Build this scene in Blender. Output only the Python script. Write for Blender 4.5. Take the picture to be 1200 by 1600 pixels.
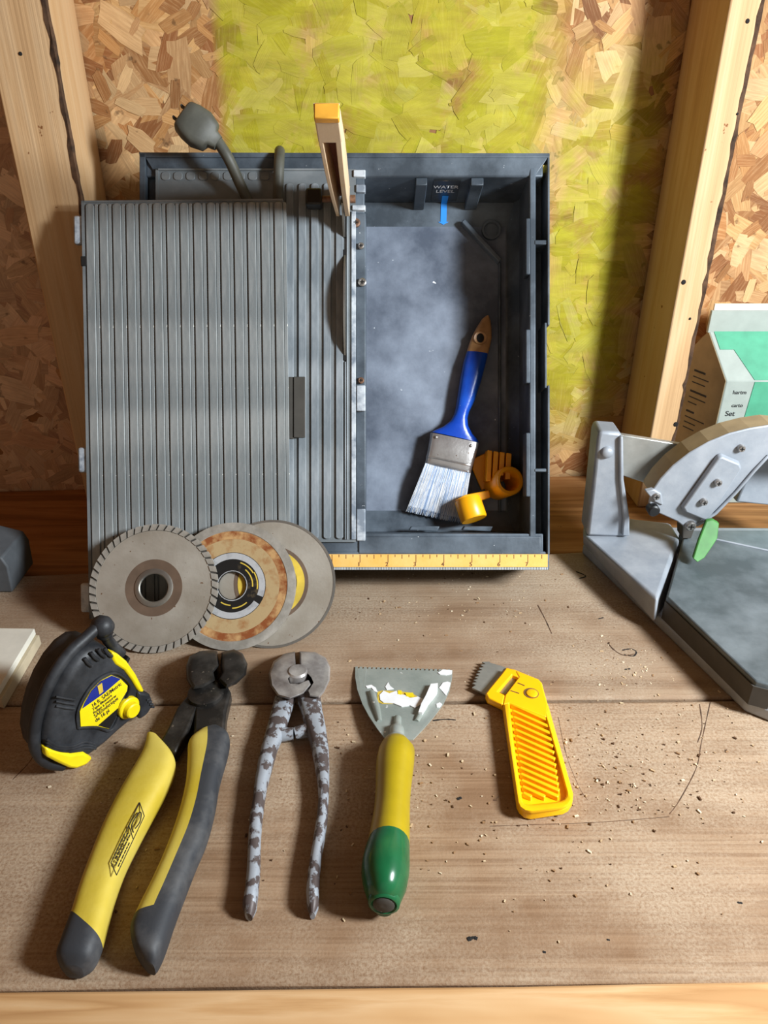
import bpy, bmesh, math, random
from mathutils import Vector as V, Matrix

for o in list(bpy.data.objects):
    bpy.data.objects.remove(o)
SC = bpy.context.scene
COL = SC.collection

# ------------------------------------------------------------------ camera
F = 1200.0                       # focal length in pixels of a 1200x1600 frame
TH = math.radians(29.3)          # the camera looks down by this much
H = 0.425                        # camera height above the bench top (bench top is z = 0)
CAM = V((0, 0, H))
FW = V((0, math.cos(TH), -math.sin(TH)))
UP = V((0, math.sin(TH), math.cos(TH)))
RT = V((1, 0, 0))
cam_data = bpy.data.cameras.new('camera')
cam_data.sensor_fit = 'VERTICAL'
cam_data.sensor_height = 36.0
cam_data.lens = 36.0 * F / 1600.0
cam_data.clip_start = 0.01
cam = bpy.data.objects.new('camera', cam_data)
COL.objects.link(cam)
cam.location = CAM
cam.rotation_euler = (math.pi / 2 - TH, 0, 0)
SC.camera = cam

# ------------------------------------------------------------------ light
world = bpy.data.worlds.new('world')
SC.world = world
world.use_nodes = True
bg = world.node_tree.nodes['Background']
bg.inputs[0].default_value = (1.0, 0.86, 0.70, 1)
bg.inputs[1].default_value = 0.26

def area_light(name, loc, target, sx, sy, power, color):
    d = bpy.data.lights.new(name, 'AREA')
    d.shape = 'RECTANGLE'
    d.size, d.size_y = sx, sy
    d.energy = power
    d.color = color
    o = bpy.data.objects.new(name, d)
    COL.objects.link(o)
    o.location = loc
    o.rotation_euler = (V(target) - V(loc)).to_track_quat('-Z', 'Y').to_euler()
    return o

# small area light as daylight from an assumed, unseen window right of the bench
area_light('assumed_window_light', (0.72, 0.12, 0.58), (0.0, 0.55, 0.1), 0.15, 0.19, 17.5, (0.88, 0.95, 1.0))

vs = SC.view_settings
vs.view_transform = 'Standard'
vs.look = 'None'
vs.gamma = 1.0
vs.use_curve_mapping = False
vs.exposure = 0.2

# ------------------------------------------------------------------ pixel to place
def ray(u, v):
    return RT * ((u - 600) / F) + FW - UP * ((v - 800) / F)

def on_z(u, v, z=0.0):
    r = ray(u, v)
    return CAM + r * ((z - H) / r.z)

def on_y(u, v, y):
    r = ray(u, v)
    return CAM + r * (y / r.y)

def on_plane(u, v, p, n):
    r = ray(u, v)
    return CAM + r * ((p - CAM).dot(n) / r.dot(n))

def at_depth(u, v, d):
    return CAM + ray(u, v) * d

# ------------------------------------------------------------------ materials
def lin(c):
    return tuple(((x / 12.92) if x <= 0.04045 else ((x + 0.055) / 1.055) ** 2.4) for x in c)

def rgb(r, g, b):
    return lin((r / 255, g / 255, b / 255)) + (1,)

class NT:
    def __init__(s, name):
        s.m = bpy.data.materials.new(name)
        s.m.use_nodes = True
        s.t = s.m.node_tree
        s.b = s.t.nodes['Principled BSDF']
    def n(s, kind, **kw):
        x = s.t.nodes.new(kind)
        for k, val in kw.items():
            setattr(x, k, val)
        return x
    def link(s, a, b):
        s.t.links.new(a, b)
    def coord(s, scale=(1, 1, 1), loc=(0, 0, 0), rot=(0, 0, 0)):
        c = s.n('ShaderNodeTexCoord')
        m = s.n('ShaderNodeMapping')
        m.inputs['Scale'].default_value = scale
        m.inputs['Location'].default_value = loc
        m.inputs['Rotation'].default_value = rot
        s.link(c.outputs['Object'], m.inputs['Vector'])
        return m.outputs[0]
    def noise(s, vec, scale, detail=5, rough=0.55, dist=0.0):
        x = s.n('ShaderNodeTexNoise')
        x.inputs['Scale'].default_value = scale
        x.inputs['Detail'].default_value = detail
        x.inputs['Roughness'].default_value = rough
        x.inputs['Distortion'].default_value = dist
        s.link(vec, x.inputs['Vector'])
        return x.outputs[0]
    def ramp(s, fac, stops):
        r = s.n('ShaderNodeValToRGB')
        e = r.color_ramp.elements
        while len(e) < len(stops):
            e.new(0.5)
        for i, (p, c) in enumerate(stops):
            e[i].position = p
            e[i].color = c if len(c) == 4 else tuple(c) + (1,)
        s.link(fac, r.inputs[0])
        return r.outputs[0]
    def step(s, fac, lo, hi):
        m = s.n('ShaderNodeMapRange')
        m.inputs[1].default_value = lo
        m.inputs[2].default_value = hi
        s.link(fac, m.inputs[0])
        return m.outputs[0]
    def math(s, op, a, b=None):
        m = s.n('ShaderNodeMath', operation=op)
        for i, x in enumerate((a, b)):
            if x is None:
                continue
            if isinstance(x, (int, float)):
                m.inputs[i].default_value = x
            else:
                s.link(x, m.inputs[i])
        return m.outputs[0]
    def mix(s, fac, a, b, mode='MIX'):
        m = s.n('ShaderNodeMix', data_type='RGBA', blend_type=mode)
        for i, x in ((0, fac), (6, a), (7, b)):
            if isinstance(x, (int, float)):
                m.inputs[i].default_value = x
            elif isinstance(x, tuple):
                m.inputs[i].default_value = x
            else:
                s.link(x, m.inputs[i])
        return m.outputs[2]
    def done(s, col, rough=0.5, metal=0.0, bump=None, bstr=0.3, bdist=0.001, spec=0.5):
        if isinstance(col, tuple):
            s.b.inputs['Base Color'].default_value = col
        else:
            s.link(col, s.b.inputs['Base Color'])
        if isinstance(rough, (int, float)):
            s.b.inputs['Roughness'].default_value = rough
        else:
            s.link(rough, s.b.inputs['Roughness'])
        if isinstance(metal, (int, float)):
            s.b.inputs['Metallic'].default_value = metal
        else:
            s.link(metal, s.b.inputs['Metallic'])
        s.b.inputs['Specular IOR Level'].default_value = spec
        if bump is not None:
            bn = s.n('ShaderNodeBump')
            bn.inputs['Strength'].default_value = bstr
            bn.inputs['Distance'].default_value = bdist
            s.link(bump, bn.inputs['Height'])
            s.link(bn.outputs[0], s.b.inputs['Normal'])
        return s.m

def m_dusty(name, base, dust, scale=25, lo=0.42, hi=0.68, rough=0.6, metal=0.0, amount=1.0,
            stretch=(1, 1, 1), speck=None, speck_scale=260, speck_thr=0.70, bstr=0.15, spec=0.4):
    t = NT(name)
    c = t.coord(stretch)
    n = t.noise(c, scale, 7, 0.6)
    col = t.mix(t.math('MULTIPLY', t.step(n, lo, hi), amount), base, dust)
    fine = t.noise(t.coord(), 420, 3)
    if speck:
        sp = t.noise(t.coord(loc=(3, 1, 2)), speck_scale, 2)
        col = t.mix(t.step(sp, speck_thr, speck_thr + 0.04), col, speck)
    return t.done(col, rough, metal, fine, bstr, 0.0006, spec)

def m_plain(name, col, rough=0.5, metal=0.0, var=0.12, scale=60, spec=0.5, bstr=0.05):
    t = NT(name)
    c = t.coord()
    n = t.noise(c, scale, 4)
    dark = tuple(x * (1 - var * 2) for x in col[:3]) + (1,)
    light = tuple(min(1, x * (1 + var)) for x in col[:3]) + (1,)
    col2 = t.ramp(n, [(0.3, dark), (0.7, light)])
    return t.done(col2, rough, metal, t.noise(c, 500, 2), bstr, 0.0004, spec)

def m_wood(name, cols, axis='x', scale=1.0, ring=1.0, dust=None, rough=0.75, lines=0.0, stain=None, knots=()):
    t = NT(name)
    a, b = 1.2, 16.0
    st = {'x': (a, b, b), 'y': (b, a, b), 'z': (b, b, a)}[axis]
    c = t.coord(tuple(x * scale for x in st))
    big = t.noise(c, 1.4, 4, 0.5, 0.6)
    fine = t.noise(t.coord(tuple(x * scale * 5 for x in st)), 2.2, 4, 0.6)
    w = t.math('ADD', t.math('MULTIPLY', big, 9.0 * ring), t.math('MULTIPLY', fine, 0.6))
    w = t.math('FRACT', w)
    tri = t.math('ABSOLUTE', t.math('SUBTRACT', t.math('MULTIPLY', w, 2.0), 1.0))
    g = t.math('ADD', t.math('MULTIPLY', tri, 0.5), t.math('MULTIPLY', fine, 0.5))
    col = t.ramp(g, [(0.15, cols[0]), (0.5, cols[1]), (0.85, cols[2])])
    blot = t.noise(t.coord(), 9 * scale, 5)
    col = t.mix(t.math('MULTIPLY', t.step(blot, 0.35, 0.75), 0.35), col, cols[0])
    height = g
    if lines:
        ln = t.noise(t.coord((6, 420, 60) if axis == 'x' else (420, 60, 6)), 1.0, 2)
        col = t.mix(t.math('MULTIPLY', t.step(ln, 0.45, 0.62), lines), col, cols[0])
        height = t.math('ADD', g, t.math('MULTIPLY', ln, 1.2))
    for (kx, ky, kr) in knots:
        d = t.n('ShaderNodeVectorMath', operation='DISTANCE')
        cc = t.n('ShaderNodeTexCoord')
        t.link(cc.outputs['Object'], d.inputs[0])
        d.inputs[1].default_value = (kx, ky, 0.0)
        dd = t.math('ADD', d.outputs['Value'], t.math('MULTIPLY', t.noise(t.coord(), 60, 3), kr * 0.5))
        rings = t.math('FRACT', t.math('MULTIPLY', dd, 260))
        kcol = t.ramp(rings, [(0.0, cols[0]), (0.6, cols[1]), (1.0, cols[0])])
        col = t.mix(t.math('MULTIPLY', t.step(dd, kr * 1.6, kr * 0.9), 0.7), col, kcol)
    if dust:
        dn = t.noise(t.coord(loc=(5, 2, 1)), 7, 8, 0.65)
        grain = t.noise(t.coord(), 520, 3, 0.7)
        f = t.math('MULTIPLY', t.step(dn, 0.36, 0.58), t.step(grain, 0.3, 0.6))
        col = t.mix(t.math('MULTIPLY', f, 0.75), col, dust)
        height = t.math('ADD', height, t.math('MULTIPLY', grain, 0.6))
    if stain:
        sn = t.noise(t.coord(loc=(9, 4, 7)), 85, 3)
        col = t.mix(t.step(sn, 0.73, 0.77), col, stain)
    return t.done(col, rough, 0.0, height, 0.35, 0.0012, 0.25)

def m_attr(name, attr, paint=False):
    t = NT(name)
    a = t.n('ShaderNodeAttribute', attribute_name=attr)
    col = a.outputs['Color']
    c = t.coord()
    fn = t.noise(t.coord((1, 1, 1)), 140, 5, 0.7)
    if paint:
        fa = t.n('ShaderNodeAttribute', attribute_name='flake_uv')
        mp = t.n('ShaderNodeMapping')
        mp.inputs['Scale'].default_value = (2.0, 26.0, 1.0)
        t.link(fa.outputs['Vector'], mp.inputs['Vector'])
        gr = t.noise(mp.outputs[0], 1.0, 5, 0.65)
        col = t.mix(t.math('MULTIPLY', t.step(gr, 0.38, 0.72), 0.36), col, rgb(122, 78, 42))
        col = t.mix(t.math('MULTIPLY', t.step(gr, 0.52, 0.25), 0.4), col, rgb(224, 188, 140))
        fn = t.math('ADD', t.math('MULTIPLY', fn, 0.5), gr)
    col = t.mix(t.math('MULTIPLY', t.step(t.noise(t.coord(), 30, 5), 0.5, 0.75), 0.25), col, rgb(70, 44, 22))
    crack = t.noise(t.coord((60, 60, 60), rot=(0, 0.7, 0)), 1.0, 3, 0.6)
    col = t.mix(t.math('MULTIPLY', t.step(crack, 0.64, 0.70), 0.55), col, rgb(52, 32, 16))
    if paint:
        sep = t.n('ShaderNodeSeparateXYZ')
        t.link(c, sep.inputs[0])
        x, z = sep.outputs[0], sep.outputs[2]
        wob = t.math('MULTIPLY', t.math('SUBTRACT', t.noise(c, 14, 5), 0.5), 0.05)
        xx = t.math('ADD', x, wob)
        # first sprayed patch behind the saw, second strip beside it
        p1 = t.math('MULTIPLY', t.step(x, -0.162, -0.150), t.step(xx, 0.185, 0.145))
        p2 = t.math('MULTIPLY', t.math('MULTIPLY', t.step(xx, 0.172, 0.190), t.step(xx, 0.300, 0.262)),
                    t.step(t.math('ADD', z, t.math('MULTIPLY', wob, 3.0)), 0.47, 0.36))
        p2 = t.math('MULTIPLY', p2, t.step(z, 0.02, 0.12))
        cov = t.math('MAXIMUM', p1, t.math('MULTIPLY', p2, 0.95))
        patch = t.noise(c, 22, 6, 0.6)
        cov = t.math('MULTIPLY', cov, t.step(patch, 0.26, 0.48))
        streak = t.noise(t.coord((8, 8, 30)), 3, 4)
        pc = t.mix(t.step(streak, 0.35, 0.7), rgb(156, 154, 12), rgb(190, 190, 26))
        pc = t.mix(0.22, pc, col)
        col = t.mix(t.math('MULTIPLY', cov, 0.90), col, pc)
    return t.done(col, 0.7, 0.0, fn, 0.5, 0.0006, 0.25)

MAT = {}
MAT['bench'] = m_wood('bench_wood', (rgb(126, 96, 70), rgb(152, 122, 94), rgb(168, 140, 112)), 'x', 0.8, 0.30,
                      dust=rgb(184, 164, 140), lines=0.8, stain=rgb(78, 54, 40),
                      knots=((0.30, 0.0, 0.03),))
MAT['bench2'] = m_wood('bench_wood_dusty', (rgb(120, 93, 70), rgb(146, 119, 94), rgb(162, 137, 112)), 'x', 0.8, 0.35,
                       dust=rgb(182, 164, 142), lines=0.2, stain=rgb(62, 42, 30),
                       knots=((0.214, 0.06, 0.018),))
MAT['rail'] = m_wood('rail_wood', (rgb(172, 128, 82), rgb(198, 156, 108), rgb(212, 176, 132)), 'x', 1.0, 0.7)
MAT['stud'] = m_wood('stud_wood', (rgb(184, 146, 104), rgb(202, 164, 120), rgb(212, 180, 140)), 'z', 0.8, 0.4, lines=0.25, stain=rgb(120, 72, 34))
MAT['sill'] = m_wood('sill_wood', (rgb(126, 84, 46), rgb(162, 112, 66), rgb(182, 134, 86)), 'x', 1.0, 0.6, stain=rgb(50, 32, 20))
MAT['bark'] = m_plain('bark', rgb(88, 62, 42), 0.9, 0, 0.4, 90)
MAT['osb_base'] = m_plain('board_glue', rgb(150, 104, 60), 0.8, 0, 0.1, 80)
MAT['osb'] = m_attr('wood_flakes', 'tint', True)
MAT['plastic'] = m_dusty('dark_plastic', rgb(58, 66, 74), rgb(126, 138, 150), 16, 0.40, 0.75, 0.42, 0, 0.75, speck=rgb(200, 204, 208), speck_thr=0.745)
MAT['floor_plastic'] = m_dusty('dusty_plastic', rgb(76, 84, 98), rgb(164, 174, 190), 11, 0.34, 0.70, 0.5, 0, 0.85, speck=rgb(224, 228, 232), speck_thr=0.75, speck_scale=150)
MAT['table'] = m_dusty('grey_metal', rgb(120, 128, 134), rgb(172, 178, 182), 18, 0.4, 0.7, 0.45, 0.1, 0.9, stretch=(4, 1, 1), speck=rgb(205, 205, 200), speck_thr=0.73)
MAT['panel'] = m_dusty('grey_panel', rgb(122, 127, 128), rgb(168, 170, 168), 16, 0.4, 0.72, 0.5, 0.1, 0.9, stretch=(5, 1, 1), speck=rgb(214, 212, 204), speck_thr=0.73)
MAT['groove'] = m_dusty('groove_grey', rgb(108, 114, 117), rgb(152, 155, 156), 18, 0.42, 0.75, 0.6, 0.1, 0.8)
MAT['chalk'] = m_dusty('chalky_plastic', rgb(120, 130, 142), rgb(196, 202, 208), 60, 0.4, 0.6, 0.6)
MAT['black'] = m_plain('black_plastic', rgb(26, 26, 27), 0.45, 0, 0.2)
MAT['cord'] = m_plain('grey_rubber', rgb(82, 82, 74), 0.55, 0, 0.15)
MAT['guard'] = m_dusty('cream_guard', rgb(226, 180, 112), rgb(226, 200, 166), 20, 0.2, 0.45, 0.55, 0, 0.95)
MAT['guard_cap'] = m_plain('orange_cap', rgb(236, 170, 58), 0.5)
MAT['guard_in'] = m_plain('guard_inside', rgb(150, 84, 48), 0.7)
MAT['steel'] = m_dusty('steel', rgb(150, 148, 142), rgb(182, 178, 168), 20, 0.4, 0.7, 0.38, 0.85)
MAT['disc_tan'] = m_dusty('worn_steel', rgb(166, 157, 143), rgb(194, 188, 176), 26, 0.35, 0.7, 0.40, 0.45, 1, speck=rgb(120, 88, 60), speck_thr=0.72)
MAT['disc_rim'] = m_dusty('rim_metal', rgb(150, 144, 134), rgb(188, 182, 172), 60, 0.4, 0.7, 0.45, 0.35)
MAT['rust'] = m_dusty('rust', rgb(136, 74, 34), rgb(190, 150, 100), 85, 0.40, 0.60, 0.8, 0.15)
MAT['rust_tan'] = m_dusty('tan_disc', rgb(180, 154, 112), rgb(156, 106, 60), 85, 0.50, 0.72, 0.65, 0.2)
MAT['brown_ring'] = m_plain('brown_ring', rgb(108, 88, 72), 0.6, 0.2)
MAT['silver'] = m_dusty('silver_print', rgb(206, 208, 210), rgb(160, 162, 166), 90, 0.5, 0.75, 0.35, 0.4)
MAT['label_black'] = m_dusty('black_print', rgb(28, 27, 26), rgb(96, 82, 60), 70, 0.58, 0.75, 0.4)
MAT['paper_yellow'] = m_plain('yellow_paper', rgb(206, 176, 62), 0.75)
MAT['rubber'] = m_dusty('black_rubber', rgb(34, 35, 38), rgb(74, 76, 80), 40, 0.45, 0.75, 0.5, 0, 0.7)
MAT['yellow'] = m_plain('yellow_plastic', rgb(240, 214, 20), 0.4, 0, 0.06)
MAT['grip_yellow'] = m_dusty('grip_yellow', rgb(188, 163, 40), rgb(208, 188, 92), 14, 0.35, 0.7, 0.5, 0, 0.9)
MAT['grip_black'] = m_dusty('grip_black', rgb(50, 52, 56), rgb(112, 110, 108), 22, 0.5, 0.82, 0.6, 0, 0.8)
MAT['jaw'] = m_dusty('dark_steel', rgb(48, 46, 44), rgb(92, 88, 84), 60, 0.45, 0.75, 0.42, 0.6, 0.8, speck=rgb(120, 114, 104), speck_thr=0.7)
MAT['pincer_head'] = m_dusty('bright_steel', rgb(136, 130, 128), rgb(190, 186, 182), 50, 0.4, 0.65, 0.35, 0.45)
MAT['pincer_leg'] = m_dusty('chipped_paint', rgb(84, 74, 72), rgb(152, 157, 164), 95, 0.47, 0.51, 0.5, 0.15, 1.0)
MAT['blade'] = m_dusty('galvanised', rgb(142, 150, 143), rgb(170, 175, 168), 26, 0.4, 0.7, 0.38, 0.25, 1, speck=rgb(232, 232, 230), speck_thr=0.70, speck_scale=120)
MAT['plaster'] = m_plain('plaster', rgb(232, 232, 232), 0.8, 0, 0.05)
MAT['scraper_yellow'] = m_plain('olive_yellow', rgb(166, 143, 18), 0.38, 0, 0.05)
MAT['scraper_green'] = m_plain('green_dip', rgb(22, 92, 54), 0.25, 0, 0.12)
MAT['knife'] = m_plain('amber_plastic', rgb(250, 186, 8), 0.35, 0, 0.04)
MAT['clip'] = m_plain('orange_plastic', rgb(248, 172, 14), 0.35, 0, 0.04)
MAT['blue'] = m_dusty('blue_paint', rgb(20, 66, 170), rgb(34, 96, 205), 18, 0.4, 0.7, 0.28, 0, 1, speck=rgb(220, 224, 230), speck_thr=0.755)
MAT['bare_wood'] = m_plain('bare_brown', rgb(172, 130, 84), 0.45, 0, 0.2)
MAT['ferrule'] = m_dusty('ferrule', rgb(176, 172, 170), rgb(204, 202, 200), 50, 0.4, 0.7, 0.3, 0.8, speck=rgb(120, 96, 70), speck_thr=0.71)
MAT['bristle'] = m_plain('bristle', rgb(150, 172, 204), 0.6, 0, 0.1)
MAT['bristle_dark'] = m_plain('bristle_dark', rgb(58, 70, 96), 0.6, 0, 0.2)
MAT['bristle_tip'] = m_plain('bristle_tip', rgb(216, 218, 222), 0.7)
MAT['cast'] = m_dusty('cast_grey', rgb(140, 146, 154), rgb(164, 168, 174), 30, 0.4, 0.7, 0.5, 0.2)
MAT['cast_table'] = m_dusty('table_grey', rgb(76, 84, 87), rgb(126, 134, 138), 16, 0.40, 0.75, 0.5, 0.15)
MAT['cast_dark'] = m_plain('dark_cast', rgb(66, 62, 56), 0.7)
MAT['bar_steel'] = m_dusty('bar_steel', rgb(158, 158, 152), rgb(186, 186, 180), 26, 0.4, 0.7, 0.4, 0.6, 1, speck=rgb(140, 92, 52), speck_thr=0.70, speck_scale=60)
MAT['green_tape'] = m_plain('green_tape', rgb(64, 126, 54), 0.6, 0, 0.15)
MAT['carton'] = m_plain('white_card', rgb(158, 166, 158), 0.7, 0, 0.05)
MAT['carton_green'] = m_plain('green_card', rgb(76, 158, 124), 0.7, 0, 0.08)
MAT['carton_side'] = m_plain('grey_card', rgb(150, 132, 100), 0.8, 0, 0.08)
MAT['ink'] = m_plain('ink', rgb(30, 30, 32), 0.7, 0, 0.0)
MAT['ink_white'] = m_plain('white_ink', rgb(212, 214, 216), 0.7, 0, 0.0)
MAT['ink_blue'] = m_plain('blue_ink', rgb(28, 136, 226), 0.5, 0, 0.05)
MAT['label_blue'] = m_plain('label_blue', rgb(30, 44, 128), 0.35, 0, 0.05)
MAT['ruler'] = m_dusty('ruler_orange', rgb(238, 178, 88), rgb(240, 196, 122), 30, 0.4, 0.7, 0.5)
MAT['tick'] = m_plain('tick_grey', rgb(120, 84, 48), 0.7)
MAT['white_strip'] = m_plain('pale_strip', rgb(198, 202, 204), 0.6)
MAT['screw'] = m_plain('screw_steel', rgb(168, 164, 160), 0.35, 0.8, 0.15, 300)
MAT['rust_screw'] = m_plain('rusty_screw', rgb(128, 96, 76), 0.6, 0.5, 0.2, 300)
MAT['board_white'] = m_plain('white_board', rgb(226, 222, 208), 0.7, 0, 0.04)
MAT['board_edge'] = m_plain('board_edge', rgb(190, 176, 148), 0.8, 0, 0.08)
MAT['grey_case'] = m_plain('grey_case', rgb(84, 88, 92), 0.6, 0, 0.1)
MAT['sawdust'] = m_attr('wood_chips', 'tint')
MAT['hole'] = m_plain('dark_hole', rgb(20, 17, 15), 0.9, 0, 0)

# ------------------------------------------------------------------ mesh helpers
class MB:
    def __init__(s):
        s.v, s.f = [], []
    def add(s, verts, faces):
        k = len(s.v)
        s.v += [V(p) for p in verts]
        s.f += [tuple(i + k for i in f) for f in faces]
        return s
    def hexa(s, p):                       # 8 corners: lower ring 0-3, upper ring 4-7
        return s.add(p, [(3, 2, 1, 0), (4, 5, 6, 7), (0, 1, 5, 4), (1, 2, 6, 5), (2, 3, 7, 6), (3, 0, 4, 7)])
    def box(s, x0, x1, y0, y1, z0, z1, xf=None):
        p = [(x0, y0, z0), (x1, y0, z0), (x1, y1, z0), (x0, y1, z0), (x0, y0, z1), (x1, y0, z1), (x1, y1, z1), (x0, y1, z1)]
        if xf:
            p = [xf(*q) for q in p]
        return s.hexa(p)
    def prism(s, lo, hi):                 # two matching loops of points
        n = len(lo)
        fs = [tuple(range(n - 1, -1, -1)), tuple(range(n, 2 * n))]
        fs += [(i, (i + 1) % n, n + (i + 1) % n, n + i) for i in range(n)]
        return s.add(list(lo) + list(hi), fs)
    def extr(s, poly, d):                 # polygon of world points pushed along d
        d = V(d)
        return s.prism([V(p) + d for p in poly], [V(p) for p in poly])
    def loft(s, loops, caps=True):
        n = len(loops[0])
        vs_ = [p for l in loops for p in l]
        fs = []
        for i in range(len(loops) - 1):
            for j in range(n):
                fs.append((i * n + j, i * n + (j + 1) % n, (i + 1) * n + (j + 1) % n, (i + 1) * n + j))
        if caps:
            fs.append(tuple(range(n - 1, -1, -1)))
            fs.append(tuple((len(loops) - 1) * n + j for j in range(n)))
        return s.add(vs_, fs)
    def tube(s, pts, r, n=10, caps=True):
        pts = [V(p) for p in pts]
        rr = r if isinstance(r, (list, tuple)) else [r] * len(pts)
        loops = []
        t0 = (pts[1] - pts[0]).normalized()
        a = t0.orthogonal().normalized()
        for i, p in enumerate(pts):
            t = (pts[min(i + 1, len(pts) - 1)] - pts[max(i - 1, 0)]).normalized()
            a = (a - t * a.dot(t)).normalized()
            b = t.cross(a)
            loops.append([p + (a * math.cos(2 * math.pi * k / n) + b * math.sin(2 * math.pi * k / n)) * rr[i] for k in range(n)])
        return s.loft(loops, caps)
    def lathe(s, prof, n, c, ex, ey, ez, closed=False):   # profile of (radius, height)
        loops = []
        for (r, h) in prof:
            loops.append([c + ex * (r * math.cos(2 * math.pi * k / n)) + ey * (r * math.sin(2 * math.pi * k / n)) + ez * h for k in range(n)])
        if closed:
            loops.append(loops[0])
        return s.loft(loops, not closed)

ROOT = {}
def link(o, parent=None):
    COL.objects.link(o)
    if parent is not None:
        o.parent = parent

def tag(o, label=None, cat=None, group=None, kind=None):
    if label: o['label'] = label
    if cat: o['category'] = cat
    if group: o['group'] = group
    if kind: o['kind'] = kind
    return o

def thing(name, loc, label, cat, group=None):
    o = bpy.data.objects.new(name, None)
    o.empty_display_size = 0.02
    o.location = loc
    link(o)
    ROOT[o] = V(loc)
    return tag(o, label, cat, group)

def build(mb, name, mat, parent=None, bevel=0.0, smooth=None, sub=0, origin=None, segs=2, label=None):
    base = ROOT.get(parent, V((0, 0, 0))) if parent is not None else (V(origin) if origin is not None else V((0, 0, 0)))
    me = bpy.data.meshes.new(name)
    me.from_pydata([tuple(p - base) for p in mb.v], [], mb.f)
    bm = bmesh.new()
    bm.from_mesh(me)
    bmesh.ops.remove_doubles(bm, verts=bm.verts, dist=1e-6)
    bmesh.ops.recalc_face_normals(bm, faces=bm.faces)
    bm.to_mesh(me)
    bm.free()
    me.materials.append(MAT[mat])
    o = bpy.data.objects.new(name, me)
    link(o, parent)
    ROOT[o] = base
    if parent is None:
        o.location = base
    if bevel:
        m = o.modifiers.new('bevel', 'BEVEL')
        m.width = bevel
        m.segments = segs
        m.limit_method = 'ANGLE'
        m.angle_limit = math.radians(35)
    if sub:
        m = o.modifiers.new('subdivision', 'SUBSURF')
        m.levels = m.render_levels = sub
    if smooth is not None:
        me.polygons.foreach_set('use_smooth', [True] * len(me.polygons))
        me.set_sharp_from_angle(angle=math.radians(smooth))
    elif bevel:
        me.polygons.foreach_set('use_smooth', [True] * len(me.polygons))
        me.set_sharp_from_angle(angle=math.radians(30))
    if label:
        o['label'] = label
    return o

def repeat(o, parent, offsets):
    """copies of part o at the given offsets (mesh data shared)"""
    for d in offsets:
        c = o.copy()
        COL.objects.link(c)
        c.parent = parent
        c.location = o.location + V(d)
        ROOT[c] = ROOT[o]

def text(body, size, org, ex, ey, mat, parent, name='lettering', align='LEFT', lift=0.0004, stretch=1.0):
    cu = bpy.data.curves.new(name, 'FONT')
    cu.body = body
    cu.size = size
    cu.align_x = align
    cu.offset = size * 0.012
    tmp = bpy.data.objects.new('tmp_text', cu)
    COL.objects.link(tmp)
    dg = bpy.context.evaluated_depsgraph_get()
    dg.update()
    me = bpy.data.meshes.new_from_object(tmp.evaluated_get(dg))
    bpy.data.objects.remove(tmp)
    me.name = name
    ex, ey = V(ex).normalized(), V(ey).normalized()
    ez = ex.cross(ey).normalized()
    base = ROOT.get(parent, V((0, 0, 0)))
    for vv in me.vertices:
        p = V(org) + ex * vv.co.x * stretch + ey * vv.co.y + ez * lift
        vv.co = p - base
    me.materials.clear()
    me.materials.append(MAT[mat])
    o = bpy.data.objects.new(name, me)
    link(o, parent)
    ROOT[o] = base
    return o

def set_tint(o, cols):                    # one colour per vertex
    at = o.data.attributes.new('tint', 'FLOAT_COLOR', 'POINT')
    for i, c in enumerate(cols):
        at.data[i].color = c

# ------------------------------------------------------------------ the setting
YAW = math.atan(0.060)
def wall_y(x):
    return 0.829 + 0.060 * (x + 0.415)
WE = V((math.cos(YAW), math.sin(YAW), 0))          # along the wall, to the right
WN = V((math.sin(YAW), -math.cos(YAW), 0))         # out of the wall, to the bench
W0 = V((0, wall_y(0), 0))
ZF = -0.90                                         # shed floor

def wp(a, out, z):                                 # point in wall coordinates
    return W0 + WE * a + WN * out + V((0, 0, z))

wall = MB().box(-1.5, 1.0, 0.0, 0.012, ZF, 1.6)
wall_o = build(wall, 'wall_back', 'osb_base')
wall_o.location = W0
wall_o.rotation_euler = (0, 0, YAW)
tag(wall_o, 'wall of pressed wood flakes with yellow-green sprayed paint', None, None, 'structure')

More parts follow.
